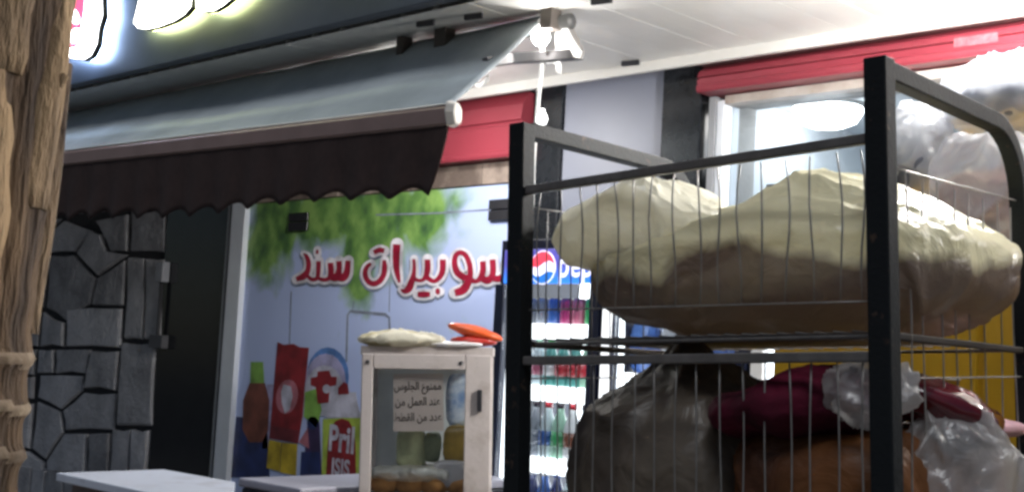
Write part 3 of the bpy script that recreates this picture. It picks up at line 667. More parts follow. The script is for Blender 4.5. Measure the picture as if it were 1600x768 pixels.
# =================================================================== DRINKS COOLERS
COOLB = mat('cooler_navy', (.008, .012, .035), .35, 0, .2, 10, coat=.2)
COOLW = mat('cooler_white', (.75, .76, .78), .4, 0, .05, 8)
LEDW = emit('cooler_led', (.93, .97, 1), 2.2)
def cooler(x0, x1, label, ztop=1.92, yf=-.65, header=None, body=COOLB, back=2.6):
    t = thing('drinks_cooler', label, 'cooler', ((x0+x1)/2, yf, 0)); h = (x1-x0)/2; D = .52
    side = .03
    def bx(n, m, a, b, bev=.003): return MB().box(a, b).build(n, m, t, bev)
    bx('side_panel', body, (-h, 0, .10), (-h+side, D, ztop)); bx('side_panel', body, (h-side, 0, .10), (h, D, ztop))
    bx('top_panel', body, (-h+side+.001, 0, ztop-.04), (h-side-.001, D, ztop))
    bx('base', body, (-h+.01, .01, .0), (h-.01, D-.01, .30), .01)
    bx('back_light', emit('cooler_back', (.95, .98, 1), back), (-h+side+.001, D-.03, .301), (h-side-.001, D, ztop-.041), 0)
    hb = ztop-.19 if header else ztop-.06
    if header: bx('header', header, (-h+.032, -.012, hb), (h-.032, .03, ztop-.045))
    bx('door_frame', body, (-h+.001, -.03, .31), (-h+.055, -.001, hb-.004)); bx('door_frame', body, (h-.055, -.03, .31), (h-.001, -.001, hb-.004))
    bx('led_strip', LEDW, (-h+.056, .004, .33), (-h+.075, .02, hb-.01), 0); bx('led_strip', LEDW, (h-.075, .004, .33), (h-.056, .02, hb-.01), 0)
    bx('door_glass', glass('cooler_glass', (.97, .99, 1), .05), (-h+.056, -.02, .33), (h-.056, -.016, hb-.006), 0)
    return t, h
def header_mat():
    M = bpy.data.materials.new('header_light_box'); M.use_nodes = True; n = M.node_tree; p = n.nodes['Principled BSDF']
    tc = n.nodes.new('ShaderNodeTexCoord'); sx = n.nodes.new('ShaderNodeSeparateXYZ'); n.links.new(tc.outputs['Generated'], sx.inputs[0])
    rp = n.nodes.new('ShaderNodeValToRGB'); e = rp.color_ramp.elements; e[0].position = .05; e[0].color = (.02, .13, .50, 1); e[1].position = .55; e[1].color = (.05, .045, .22, 1)
    n.links.new(sx.outputs['Z'], rp.inputs[0]); n.links.new(rp.outputs[0], p.inputs['Emission Color']); n.links.new(rp.outputs[0], p.inputs['Base Color']); p.inputs['Emission Strength'].default_value = 1.7
    return M
c1, h1 = cooler(-3.975, -3.372, 'drinks cooler with blue lit header and red white blue ball logo', header=header_mat())
# ball emblem and word on the header
HZ = 1.80; ex = onY(848, 416, -.665)
def disc(cx_, cz_, r, y, a0=0, a1=2*math.pi, n=28): return [Vector((cx_+r*math.cos(a0+(a1-a0)*i/n), y, cz_+r*math.sin(a0+(a1-a0)*i/n))) for i in range(n+(0 if a1-a0 > 6.2 else 1))]
EW = emit('emblem_white', (.75, .75, .95), 1.0); ER = emit('emblem_red', (.75, .05, .09), 1.0); EB = emit('emblem_blue', (.02, .14, .5), 1.0)
cxl, czl, rr = ex.x-c1.location.x, ex.z-.004, .073
MB().poly(disc(cxl, czl, rr, -.0145), .002).build('emblem', EW, c1)
def band(a0, a1, mat_, sag0, sag1):
    arc = disc(cxl, czl, rr*.93, -.0165, a0, a1, 16); e0, e1 = arc[0], arc[-1]; inner = []
    for i in range(1, 12):
        t = i/12; q = e1*(1-t)+e0*t; q.z += math.sin(math.pi*2*t)*sag0+math.sin(math.pi*t)*sag1; inner.append(q)
    MB().poly(arc+inner, .0015).build('emblem', mat_, c1)
band(R(12), R(172), ER, -.012, .004); band(R(198), R(342), EB, .010, -.010)
text('lettering', 'pepsi', .155, EW, c1, (cxl+.225, -.0145, czl-.04), sx=.86, weight=.002)

BOT_PROF = [(.0, 0), (.028, 0), (.031, .012), (.031, .105), (.027, .13), (.014, .165), (.0125, .185), (.0, .185)]
def plastic(name, c, e=.0):
    return mat('bottle_'+name, c, .2, 0, .08, 30, coat=.4)
bcol = dict(teal=(.10, .36, .33), clear=(.62, .72, .76), red=(.55, .03, .05), green=(.03, .33, .10), blue=(.03, .12, .42), grey=(.28, .30, .34), magenta=(.42, .03, .16), dark=(.03, .02, .03), white=(.75, .75, .76), navy=(.02, .03, .12), pale=(.35, .60, .45), pink=(.5, .12, .2), brown=(.20, .06, .03))
protos = {}
def bottle(x, z, body, label, cap, s=1.0, text_='', can=False, y=-.57):
    key = (body, label, cap, can)
    if key not in protos:
        t = thing('can' if can else 'bottle', text_, 'can' if can else 'bottle')
        if can:
            MB().lathe([(.0, 0), (.026, 0), (.031, .008), (.031, .108), (.026, .12), (.0, .12)], n=14).build('body', plastic(body, bcol[body]), t)
            MB().lathe([(.0, .1205), (.0255, .1205), (.0245, .123), (.0, .123)], n=14).build('lid', STEEL, t)
        else:
            MB().lathe(BOT_PROF, n=14).build('body', plastic(body, bcol[body]), t)
            MB().lathe([(.0318, .05), (.0318, .10)], n=14).build('label', plastic(label, bcol[label]), t)
            MB().lathe([(.0, .203), (.0145, .203), (.0145, .180), (.0, .180)], n=12).build('cap', plastic(cap, bcol[cap]), t)
        protos[key] = t
    else: t = copy_tree(protos[key])
    t['label'] = text_; t['group'] = 'cans in the cooler' if can else 'bottles in the cooler'
    t.location = (x, y, z); t.scale = (s, s, s); t.rotation_euler = (0, 0, rnd.uniform(0, 6))
    return t
def shelf(par, zs, h, deep=.40):
    MB().box((-h+.04, .07, -.012), (h-.04, .07+deep, 0)).build('shelf', COOLW, par, .002, loc=(0, 0, zs))
    MB().box((-h+.045, .028, -.055), (h-.045, .036, .012)).build('price_rail', emit('rail_glow', (.97, .98, 1), 1.8), par, .002, loc=(0, 0, zs))  # the rail is no lamp; its glow paints the LED light on it
SH = [1.548, 1.286, .985, .70]
for z in SH: shelf(c1, z, h1)
xs = [-3.86+.07*i for i in range(7)]
ordw = ['first', 'second', 'third', 'fourth', 'fifth', 'sixth', 'seventh']
row1 = ['grey', 'grey', 'blue', 'magenta', 'pink', 'green', 'pale']
for i, cn in enumerate(row1): bottle(xs[i], SH[0], cn, cn, cn, 1.0, f'{cn} can standing {ordw[i]} from the left on the cooler top shelf', True, -.56)
row2 = [('clear', 'white', 'white'), ('clear', 'pink', 'pale'), ('teal', 'white', 'green'), ('teal', 'red', 'teal'), ('teal', 'red', 'green'), ('pale', 'red', 'green'), ('clear', 'white', 'clear')]
for i, (b, l, c) in enumerate(row2): bottle(xs[i], SH[1], b, l, c, 1.08, f'{b} bottle with {l} label and {c} cap, {ordw[i]} on the second cooler shelf')
row3 = [('clear', 'white', 'dark'), ('grey', 'grey', 'dark'), ('clear', 'blue', 'red'), ('pale', 'green', 'dark'), ('white', 'brown', 'red'), ('clear', 'brown', 'dark'), ('teal', 'white', 'dark')]
for i, (b, l, c) in enumerate(row3): bottle(xs[i], SH[2], b, l, c, 1.22, f'{b} bottle with {l} label and {c} cap, {ordw[i]} on the third cooler shelf')
row4 = [('clear', 'white', 'blue'), ('navy', 'blue', 'white'), ('blue', 'navy', 'white'), ('navy', 'navy', 'blue'), ('clear', 'blue', 'blue'), ('navy', 'white', 'white'), ('blue', 'white', 'white')]
for i, (b, l, c) in enumerate(row4): bottle(xs[i], SH[3], b, l, c, 1.2, f'{b} bottle with {l} label and {c} cap, {ordw[i]} on the low cooler shelf')
# second cooler: blue, snack bags behind its glass
c2, h2 = cooler(-3.345, -2.655, 'second cooler with white door edge and blue snack packs inside', 1.90, body=COOLB, back=.9)
MB().box((-h2-.001, -.036, .31), (-h2+.045, -.031, 1.83)).build('door_edge', emit('door_edge_glow', (.9, .92, .95), .9), c2)  # plain white frame edge, its brightness put in as a glow
for z in (1.36, 1.10, .8): shelf(c2, z, h2)
PB = mat('pack_blue', (.03, .09, .36), .3, 0, .3, 14, coat=.4, col2=(.10, .22, .55)); PW = mat('pack_white', (.7, .72, .78), .35, 0, .2, 14)
def snack(x, y, z, wd, ht, material, label, group='snack packs in the second cooler'):
    o = lump('snack_pack', material, (wd/2, .04, ht/2), (.55, .7), None, .006, 14, .003, 40, seed=rnd.randint(1, 99), nu=36, nv=24)
    tag(o, label, 'snack pack', group); o.location = (x, y, z+ht/2); return o
for i in range(4):
    x = -3.24+.16*i
    snack(x, -.52, 1.362, .15, .24, (PB, PW, PB, PB)[i], ('blue', 'white', 'blue', 'blue')[i]+f' snack pack, {ordw[i]} in the upper row of the second cooler')
    snack(x, -.52, 1.102, .15, .21, (PB, PB, PW, PB)[i], ('blue', 'blue', 'white', 'blue')[i]+f' snack pack, {ordw[i]} in the lower row of the second cooler')
c3, h3 = cooler(-2.640, -2.0, 'third cooler with bright white inside, half behind the yellow cabinet', 1.90, body=COOLW, back=1.2)
for z in (1.42, 1.16, .85): shelf(c3, z, h3)
for i in range(4):
    t = thing('carton', f'white carton with brown print, {ordw[i]} on the third cooler shelf', 'carton', (-2.52+.11*i, -.52, 1.16), group='cartons in the third cooler')
    MB().box((-.04, -.04, 0), (.04, .04, .13)).build('body', mat('carton_white', (.72, .70, .66), .5, 0, .1, 20), t, .003)
    MB().box((-.03, -.0415, .03), (.03, -.0405, .07)).build('printed_band', mat('carton_brown', (.25, .12, .06), .5, 0, .3, 60), t)
    MB().poly([(-.04, 0, .1305), (.04, 0, .1305), (.03, 0, .165), (-.03, 0, .165)], .01).build('gable', mat('carton_white', (.7, .7, .7)), t)

# yellow cabinet behind the rack
YEL = mat('yellow_paint', (.52, .30, .012), .42, 0, .12, 3, .02, 40)
yc = thing('yellow_cabinet', 'tall yellow display cabinet standing behind the wire rack', 'cabinet', (-1.55, -1.45, 0))
MB().box((-.50, 0, .08), (.75, .5, 1.66)).build('body', YEL, yc, .008)
for i in range(2): MB().box((-.49+.62*i, -.014, .14), (.115+.62*i, -.001, 1.62)).build('door', YEL, yc, .006)
MB().box((-.48, .02, .021), (.73, .48, .079)).build('plinth', DARKPL, yc)
hp = onY(1465, 590, -1.465)
for dx in (0, .045): MB().box((hp.x+1.55-.02+dx, -.020, hp.z-.003), (hp.x+1.55+.018+dx, -.0145, hp.z+.003)).build('handle_strip', mat('pale_strip', (.8, .74, .6), .3), yc)

# =================================================================== COUNTERS, CABINET
ct = thing('white_counter', 'white counter top with cut corner over a brown front, by the palm', 'counter', (-4.1, -2.15, 0))
CW = mat('counter_white', (.47, .50, .58), .4, 0, .06, 7, .04, 50, col2=(.36, .37, .42), ramp=(.30, .50))
TOPP = [(-4.48, -2.39), (-3.80, -2.39), (-3.66, -2.17), (-4.02, -1.925), (-4.50, -1.935)]
m_ = MB(); n = len(TOPP); m_.add([(x, y, .87) for x, y in TOPP]+[(x, y, .90) for x, y in TOPP], [tuple(range(n))[::-1], tuple(range(n, 2*n))]+[(i, (i+1) % n, n+(i+1) % n, n+i) for i in range(n)])
part(m_, 'counter_top', CW, ct, .004)
part(MB().box((-4.45, -2.34, .0), (-3.95, -1.98, .868)), 'body', mat('counter_brown', (.16, .12, .11), .6, 0, .3, 4, .1, 30), ct, .004)
px_ = thing('pale_box', 'small pale pink box tucked under the white counter edge', 'box', (-4.02, -2.36, .0))
MB().box((-.12, -.05, .0), (.10, .012, .855)).build('body', mat('pale_pink_card', (.45, .34, .34), .6, 0, .15, 8), px_, .004); MB().box((-.12, -.052, .62), (.10, -.0505, .70)).build('tape', mat('tape_tan', (.4, .3, .2), .3), px_)
ft = thing('chest_freezer', 'low dark chest freezer with grey lid left of the glass food cabinet', 'freezer', (-3.8, -1.3, 0))
part(MB().box((-4.14, -1.815, .04), (-3.77, -.70, .865)), 'body', mat('freezer_dark', (.02, .02, .026), .4, 0, .2, 8), ft, .01)
part(MB().box((-4.15, -1.825, .867), (-3.76, -.69, .90)), 'lid', mat('lid_grey', (.25, .25, .30), .4, 0, .08, 4), ft, .008)
for x in (-4.07, -3.84):
    for y in (-1.7, -.8): part(MB().box((x-.03, y-.03, 0), (x+.03, y+.03, .038)), 'foot', DARKPL, ft)

TOPZ = .74
yawc = YAW + R(3)
cl = CAM + Vector((_f.x, _f.y, 0)).normalized()*4.75 + _r0*(-.508); cr = CAM + Vector((_f.x, _f.y, 0)).normalized()*4.75 + _r0*(-.024)
CBW = (cr-cl).length
ztop = (atd(680, 541, 4.75)).z
mid = (cl+cr)/2
dc = thing('food_cabinet', 'beige framed glass food cabinet with a handwritten notice on its door', 'display cabinet', (mid.x, mid.y, TOPZ), (0, R(-2.2), math.atan2(_r0.y, _r0.x)))
BEI = mat('beige_frame', (.47, .42, .40), .5, 0, .1, 9, .06, 60, col2=(.33, .28, .25), ramp=(.30, .52))
CH = ztop-TOPZ; b = CBW/2; DD = .34
cs = thing('cabinet_stand', 'dark steel stand under the glass food cabinet', 'stand', (mid.x, mid.y, 0), (0, 0, math.atan2(_r0.y, _r0.x)))
MB().box((-b-.02, -.03, TOPZ-.035), (b+.02, DD+.02, TOPZ-.012)).build('top', DARKPL, cs, .004)
for sx in (-b, b-.03):
    for sy in (0, DD-.03): MB().box((sx, sy, 0), (sx+.03, sy+.03, TOPZ-.036)).build('leg', DARKPL, cs)
def cbx(n, m, a, c_, bev=.004, par=dc): return MB().box(a, c_).build(n, m, par, bev)
cbx('top', BEI, (-b-.004, -.004, CH-.035), (b+.004, DD, CH)); cbx('base', BEI, (-b, 0, .012), (b, DD, .05))
for sx in (-1, 1):
    for y in (.0, DD-.03): cbx('corner_post', BEI, (min(sx*b, sx*(b-.03)), y+.001, .051), (max(sx*b, sx*(b-.03)), y+.029, CH-.036))
    cbx('side_glass', glass('cabinet_glass', (.95, .96, .96), .10), (sx*(b-.016)-.002, .031, .052), (sx*(b-.016)+.002, DD-.031, CH-.037), 0)
    for y in (.04, DD-.06): MB().box((sx*(b-.045)-.012, .02, CH-.046), (sx*(b-.045)+.012, .045, CH-.036)).build('corner_clip', DARKPL, dc)
cbx('back_panel', mat('cabinet_back', (.62, .65, .66), .4, 0, .15, 5), (-b+.031, DD-.012, .051), (b-.031, DD-.004, CH-.036), 0)
dr = cbx('door', None, (-b+.0, -.022, .0), (b, -.021, .001), 0); bpy.data.objects.remove(dr)
SHZ = CH-.545
DRO = MB(); z0, z1 = .04, CH-.03
DRO.box((-b+.004, -.026, z0), (-b+.045, -.003, z1)); dr = DRO.build('door', BEI, dc, .004)
MB().box((b-.10, -.026, z0), (b-.004, -.003, z1)).build('stile', BEI, dr, .004)
MB().box((-b+.046, -.0255, z1-.055), (b-.101, -.0035, z1)).build('rail', BEI, dr, .004)
MB().box((-b+.046, -.0255, z0), (b-.101, -.0035, z0+.05)).build('rail', BEI, dr, .004)
MB().box((-b+.046, -.016, z0+.051), (b-.101, -.012, z1-.056)).build('door_glass', glass('cabinet_glass', (.95, .96, .96), .10), dr)
MB().tube([(b-.045, -.034, z1-.205), (b-.045, -.034, z1-.125)], .009, 4, True).build('handle', DARKPL, dr, .003)
for x in (-b+.025, b-.115): MB().lathe([(0, 0), (.008, 0), (.007, -.004), (0, -.005)], n=10, axis='y').build('screw', DARKPL, dr, loc=(x, -.0265, z1-.03))
cbx('shelf', mat('cabinet_shelf', (.5, .5, .5), .3, .3), (-b+.032, .032, SHZ-.008), (b-.032, DD-.04, SHZ), .002)
MC = Matrix.LocRotScale(dc.location, dc.rotation_euler, None)
def in_cab(o, p, rot=(0, 0, 0)):
    o.matrix_world = MC @ Matrix.Translation(p) @ Euler(rot).to_matrix().to_4x4(); return o
# notice
nt_ = thing('paper_notice', 'tan paper notice with three handwritten Arabic lines behind cabinet glass', 'notice'); in_cab(nt_, Vector((-.035, .012, z1-.262)))
MB().box((-.085, -.0005, -.02), (.10, .0005, .19)).build('sheet', mat('tan_paper', (.62, .53, .49), .8, 0, .08, 6), nt_)
INK = mat('ink_brown', (.05, .035, .03), .7)
for i, sline in enumerate(('ممنوع الجلوس', 'عند العمل من', 'عدد من القطط')):
    text('lettering', arabic(sline), .042, INK, nt_, (.005, -.0015, .132-.057*i), sx=.72, weight=.0006)
nt_.rotation_euler.rotate_axis('Y', R(-1.5))
# packs inside
def pack(p, dims, material, label, rot=(0, 0, 0), gap='packs inside the food cabinet'):
    o = lump('food_pack', material, dims, (.4, .55), None, .004, 16, .002, 40, seed=rnd.randint(1, 99), nu=40, nv=24); tag(o, label, 'food pack', gap); in_cab(o, Vector(p), rot); return o
ck = mat
pack((.115, .16, CH-.20), (.05, .03, .10), ck('pack_sky', (.16, .28, .52), .3, 0, .4, 18, coat=.3, col2=(.6, .66, .74)), 'blue and white packet hanging beside the paper notice')
pack((.115, .12, CH-.37), (.055, .04, .075), ck('pack_gold', (.46, .30, .05), .35, 0, .3, 15, coat=.2), 'golden yellow packet in the food cabinet right corner')
pack((.02, .12, CH-.375), (.032, .035, .055), ck('pack_olive', (.26, .30, .18), .35, 0, .3, 12, coat=.2), 'grey green packet between two pale ones in the cabinet')
pack((-.06, .12, CH-.385), (.055, .035, .085), ck('pack_lime', (.42, .45, .27), .35, 0, .3, 12, coat=.2), 'pale green packet under the paper notice')
pack((.09, .06, CH-.47), (.065, .03, .05), ck('pack_pale', (.56, .54, .56), .35, 0, .15, 10, coat=.2), 'white packet with round print low in the food cabinet')
for i in range(4):
    o = lump('bread_roll', ck('bread_crust', (.42, .19, .045), .55, 0, .35, 9), (.065, .06, .038), (1, 1), None, .003, 12, .001, 40, seed=i+3, nu=36, nv=20)
    tag(o, ('browned bread roll at the cabinet left corner', 'browned bread roll second from the cabinet left side', 'browned bread roll third from the cabinet left side', 'dark bread roll at the cabinet right corner')[i], 'bread roll', 'bread rolls in the food cabinet'); in_cab(o, Vector((-.155+.095*i, .08, SHZ+.036)))
o = lump('plastic_wrap', film('clear_wrap', (.75, .76, .70), .55, .2, .15, None, 5, .8, 20, gloss=.25), (.15, .09, .026), (.5, .6), None, .008, 14, .004, 30, seed=5, nu=60, nv=30)
tag(o, 'clear plastic wrap lying over the bread rolls in cabinet', 'wrap'); in_cab(o, Vector((-.05, .09, SHZ+.075)))
# cloth and orange things on top
o = lump('folded_cloth', film('cream_cloth', (.72, .68, .55), 0, .2, .6, (.45, .40, .25), 6, .3, 20, .38, .5, gloss=.03), (.165, .10, .022), (.6, .7), lambda x, y: 1.0+.5*math.exp(-((x+.02)/.10)**2), .014, 9, .005, 26, .6, seed=9, nu=70, nv=30)
tag(o, 'crumpled cream cloth bag lying on top of the food cabinet', 'cloth'); in_cab(o, Vector((-.10, .06, CH+.024)))
o = lump('orange_pouch', mat('orange_plastic', (.62, .085, .012), .35, 0, .2, 8, coat=.3), (.105, .035, .024), (.9, 1.1), lambda x, y: 1.0, .003, 10, .001, 30, seed=4, nu=44, nv=22)
tag(o, 'orange pouch leaning on a red one on top of food cabinet', 'pouch'); in_cab(o, Vector((.175, .03, CH+.055)), (0, R(14), 0))
o = lump('red_pouch', mat('red_plastic_pouch', (.38, .02, .012), .35, 0, .2, 8, coat=.3), (.085, .045, .018), (.8, .9), None, .004, 10, .001, 30, seed=6, nu=44, nv=22)
tag(o, 'flat red pouch under the orange one on the food cabinet', 'pouch'); in_cab(o, Vector((.170, .04, CH+.022)), (0, R(2), 0))
o = lump('white_packet', mat('packet_white', (.72, .70, .70), .4, 0, .1, 8), (.10, .035, .010), (.6, .8), None, .003, 10, .001, 30, seed=8, nu=40, nv=18)
tag(o, 'thin white packet at the front edge of food cabinet top', 'packet'); in_cab(o, Vector((.105, .012, CH+.009)))

# =================================================================== PALM
def palm():
    base = CAM + Vector((_f.x, _f.y, 0)).normalized()*2.05 + _r0*(-.944); base.z = 0
    t = thing('palm_tree', 'palm trunk with rough tan leaf bases at the left foreground', 'tree', base)
    BARK = mat('palm_bark', (.27, .165, .085), .9, 0, .5, 3.0, 1.0, 24, col2=(.045, .026, .015), stretch=(3.2, 3.2, .55))
    lean = _r0*.010
    NR, NS = 460, 72; vs = []; HT = 4.2
    for i in range(NR+1):
        z = HT*i/NR
        for j in range(NS):
            a = 2*math.pi*j/NS
            up = max(0, min(1, (z-1.40)/.2))
            zz_ = z+.010*math.sin(a*2+z*9); ring = (1-up)*(.003*math.sin(z*2*math.pi/.085+.8*math.sin(a*2))) + (.015*sum(math.exp(-((zz_-q_)/.011)**2) for q_ in (1.205, 1.285, 1.365)))        # leaf scars low on the trunk
            d = Vector((math.cos(a), math.sin(a), z))
            fib = noise.noise(Vector((math.cos(a)*5, math.sin(a)*5, z*1.3)))*.030*(.35+up) + noise.noise(Vector((math.cos(a)*16, math.sin(a)*16, z*3)))*.010
            rr_ = .176 + ring*.6 + fib*(.3+.3*up) + .006*up
            vs.append(Vector((math.cos(a)*rr_, math.sin(a)*rr_, z)) + lean*(z-1.4))
    fs = [(i*NS+j, i*NS+(j+1) % NS, (i+1)*NS+(j+1) % NS, (i+1)*NS+j) for i in range(NR) for j in range(NS)]
    m_ = MB(); m_.add(vs, fs, True); tk = m_.build('trunk', BARK, t)
    tk.data.materials.append(mat('leaf_scar', (.40, .30, .20), .85, 0, .4, 9, .5, 30, col2=(.20, .135, .085)))
    for p_ in tk.data.polygons:
        cz_ = p_.center; a_ = math.atan2(cz_.y, cz_.x); zz_ = cz_.z+.010*math.sin(a_*2+cz_.z*9)
        if min(abs(zz_-q_) for q_ in (1.205, 1.285, 1.365)) < .010: p_.material_index = 1
    # split, dry leaf bases standing off the trunk
    LB = mat('leaf_base', (.43, .285, .15), .85, 0, .45, 2.2, 1.0, 26, col2=(.065, .038, .022), stretch=(2.4, 2.4, .7))
    for lv in range(9):
        z = 1.40+lv*.20
        for s_ in range(5):
            a = s_*2*math.pi/5 + (lv % 2)*.63 + rnd.uniform(-.15, .15)
            hh = rnd.uniform(.34, .52); wd = rnd.uniform(.055, .085); off = rnd.uniform(.172, .178)
            m_ = MB(); vs = []; NV = 12
            for q in range(NV+1):
                u = q/NV; w_ = wd*(1.1-.6*u**1.4)*(1+.10*math.sin(q*1.7+s_)); zz = hh*u; out = off + .008*math.sin(u*3)+.014*u*u*(1 if s_ % 2 else .3)
                for e_ in (-1, -.6, -.2, .2, .6, 1):
                    aa = a+e_*w_/.19+.12*u*math.sin(s_*3+lv); ro = out+(.008*(1-e_*e_)-.012*abs(e_)**3)+.004*noise.noise(Vector((a*9+e_*3, z*3+zz*6, 0)))
                    vs.append(Vector((math.cos(aa)*ro, math.sin(aa)*ro, z+zz))+lean*(z+zz-1.4))
            fs = [(q*6+e_, q*6+e_+1, q*6+e_+7, q*6+e_+6) for q in range(NV) for e_ in range(5)]
            m_.add(vs, fs, True); o = m_.build('leaf_base', LB, t); s2 = o.modifiers.new('thick', 'SOLIDIFY'); s2.thickness = .004; s2.offset = 1
    o = MB().tube([_r0*.165+Vector((0, 0, 1.80))+lean*.4, _r0*.192+Vector((0, 0, 1.805))+lean*.4, _r0*.203+Vector((0, 0, 1.82))+lean*.4], .011, 8, taper=[1, .9, .5]).build('leaf_stub', LB, t)
    # crown above the picture
    FM = mat('palm_leaf', (.045, .09, .03), .6, 0, .3, 6)
    for i in range(11):
        a = i*2*math.pi/11+.2; m_ = MB(); L = rnd.uniform(1.5, 1.9); el = rnd.uniform(.5, 1.1)
        rib = []
        for q in range(11):
            u = q/10; rib.append(Vector((math.cos(a)*L*u*math.cos(el*(1-.5*u)), math.sin(a)*L*u*math.cos(el*(1-.5*u)), HT+L*u*math.sin(el)-1.0*u*u))+lean*2.8)
        m_.tube(rib, .012, 5, taper=[1-.8*q/10 for q in range(11)])
        for q in range(2, 11):
            for k_ in (0, .5):
                u = min(q+k_, 10); p = rib[int(u)]; dirv = (rib[min(int(u)+1, 10)]-rib[max(int(u)-1, 0)]).normalized(); sd_ = dirv.cross(Vector((0, 0, 1))).normalized()
                for s_ in (-1, 1):
                    tip = p+dirv*.16+sd_*s_*.30*(1.1-u/14)-Vector((0, 0, .10)); o_ = dirv*.016
                    m_.add([p-o_, p+o_, tip], [(0, 1, 2)])
        m_.build('frond', FM, t)
palm()

# =================================================================== WIRE RACK AND WHAT IS ON IT
RROT = Euler((R(-.03), R(-2.83), R(2.9)), 'XYZ'); RT = Vector((-1.975, -2.619, 1.925)); RM = RROT.to_matrix()
RW, RD, RH = .85, .685, 1.925
rk = thing('wire_rack', 'black square tube rack with wire mesh sides holding bagged goods', 'rack', RT + RM @ Vector((0, 0, -RH)), RROT)
def rb_(n, pts, r, sq=True, mat_=BLACK_PC, bev=.003, up=None, nn=8):
    m_ = MB(); m_.tube([Vector(p)+Vector((0, 0, RH)) for p in pts], r, nn, sq, up=up); return m_.build(n, mat_, rk, bev)
rb_('post', [(0, 0, 0), (0, 0, -RH+.01)], .0215, up=(0, 1, 0)); rb_('post', [(RW, 0, .008), (RW, 0, -RH-.04)], .0215, up=(0, 1, 0))
for x, l in ((0, .0), (RW, .04)):
    arc = [(x, RD-.15+.15*math.sin(a), -.012-.15+.15*math.cos(a)) for a in [math.pi/2*i/8 for i in range(9)]]
    rb_('side_rail', [(x, .022, -.012)]+arc+[(x, RD, -RH-l+.03)], .0175, up=(1, 0, 0))
BAR = mat('bar_grey_black', (.13, .122, .118), .45, .1, .2, 30)
SHB = mat('shelf_dark', (.035, .028, .024), .6, 0, .3, 20, spec=.2)
HB1, HB2, HS1, HS2 = -.145, -.528, -.490, -1.02
rb_('cross_bar', [(.022, -.004, HB1-.008), (RW-.022, -.004, HB1+.008)], .0095, mat_=BAR, up=(0, 1, 0))
rb_('cross_bar', [(.022, -.004, HB2), (RW-.022, -.004, HB2)], .0095, mat_=BAR, up=(0, 1, 0))
for zz in (HS1, HS2):
    for x in (0, RW): rb_('shelf_bar', [(x, .022, zz), (x, RD-.018, zz)], .007, mat_=SHB, up=(0, 0, 1))
    for y in (.03, RD-.02): rb_('shelf_bar', [(.022, y, zz), (RW-.022, y, zz)], .0038, mat_=BAR, up=(0, 1, 0))
    for i in range(1, 22):
        x = RW*i/22; rb_('shelf_wire', [(x, .035, zz+.010), (x, RD-.025, zz+.010)], .0022, False, BAR, 0, nn=5)
WIRE = mat('wire_grey', (.22, .21, .20), .45, .2, .2, 30)
def wob(p0, p1, amp=.006, n=6):
    ph = rnd.uniform(-1, 1); ph2 = rnd.uniform(-1, 1); p0, p1 = Vector(p0), Vector(p1); out = []
    for i in range(n+1):
        t = i/n; p = p0.lerp(p1, t); s_ = math.sin(math.pi*t); p += Vector((amp*s_*ph+amp*.5*math.sin(2*math.pi*t)*ph2, amp*.4*s_*ph2, 0)); out.append(p)
    return out
NWF = 17
for i in range(1, NWF):
    x = RW*i/NWF+.012+rnd.uniform(-.006, .006)
    rb_('wire', wob((x, -.002, HB1-.01), (x+rnd.uniform(-.006, .006), .0, -.425), .010), .0017, False, WIRE, 0, nn=6)
    x = RW*i/NWF+.012+rnd.uniform(-.004, .004)
    rb_('wire', wob((x, -.002, HB2-.008), (x+rnd.uniform(-.004, .004), .0, -1.0), .005), .0017, False, WIRE, 0, nn=6)
rb_('wire', wob((.03, .0, -.418), (RW-.02, .0, -.430), .002), .0019, False, WIRE, 0, nn=6)
rb_('wire', wob((.03, .0, -.82), (RW-.02, .0, -.825), .002), .0019, False, WIRE, 0, nn=6)
for X in (0, RW):
    for i in range(1, 9):
        y = RD*i/9+.02+rnd.uniform(-.006, .006)
        rb_('wire', wob((X, y, -.185), (X, y+rnd.uniform(-.005, .005), -1.0), .006), .0017, False, WIRE, 0, nn=6)
    for z in (-.185, -.566, -.82): rb_('wire', wob((X, .02, z), (X, RD-.02, z+.02), .002), .0019, False, WIRE, 0, nn=6)
def in_rack(o, p, rot=(0, 0, 0)):
    o.matrix_world = Matrix.LocRotScale(RT, RROT, None) @ Matrix.Translation(p) @ Euler(rot).to_matrix().to_4x4(); return o

# large bread bag on the top shelf
def top1(x, y):
    k = .30
    for cx_, cy_, wx, wy, h in ((.07, .02, .15, .30, .84), (.26, .06, .13, .26, .44), (-.28, .0, .14, .3, .22), (-.10, .1, .16, .3, .30)):
        k += h*math.exp(-((x-cx_)/wx)**2-((y-cy_)/wy)**2)
    return k
FOLD = ((3.4, .018, (1, 1, .7)), (8.0, .005, (1, 1, .6)))
BAG = film('bread_bag', (.94, .88, .60), .03, .32, .32, (.16, .112, .088), 2.0, .45, 11, .46, .575, (3.4, .07, .06, .20, 1.25), .10)  # brown below: bread tone with the shade of the front painted in
BAGC = film('cream_bag', (.93, .90, .76), .04, .34, .30, (.60, .52, .38), 2.6, .45, 11, .40, .56, (3.0, .14), .10)
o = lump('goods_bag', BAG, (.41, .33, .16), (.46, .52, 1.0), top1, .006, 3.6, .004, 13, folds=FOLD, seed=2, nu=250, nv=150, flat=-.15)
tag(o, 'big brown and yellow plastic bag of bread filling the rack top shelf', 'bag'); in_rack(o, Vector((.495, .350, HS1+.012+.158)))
o = lump('goods_bag', BAGC, (.19, .165, .095), (.75, .75, .9), lambda x, y: .85+.42*math.exp(-((x-.05)/.09)**2), .006, 5, .004, 15, folds=((5.0, .015, (1, 1, .7)), (11.0, .006, (1, 1, .6))), seed=8, nu=170, nv=100)
tag(o, 'smaller cream plastic bag lying on the big bread bag near the rack left post', 'bag'); in_rack(o, Vector((.205, .185, -.245)), (0, R(3), R(-6)))
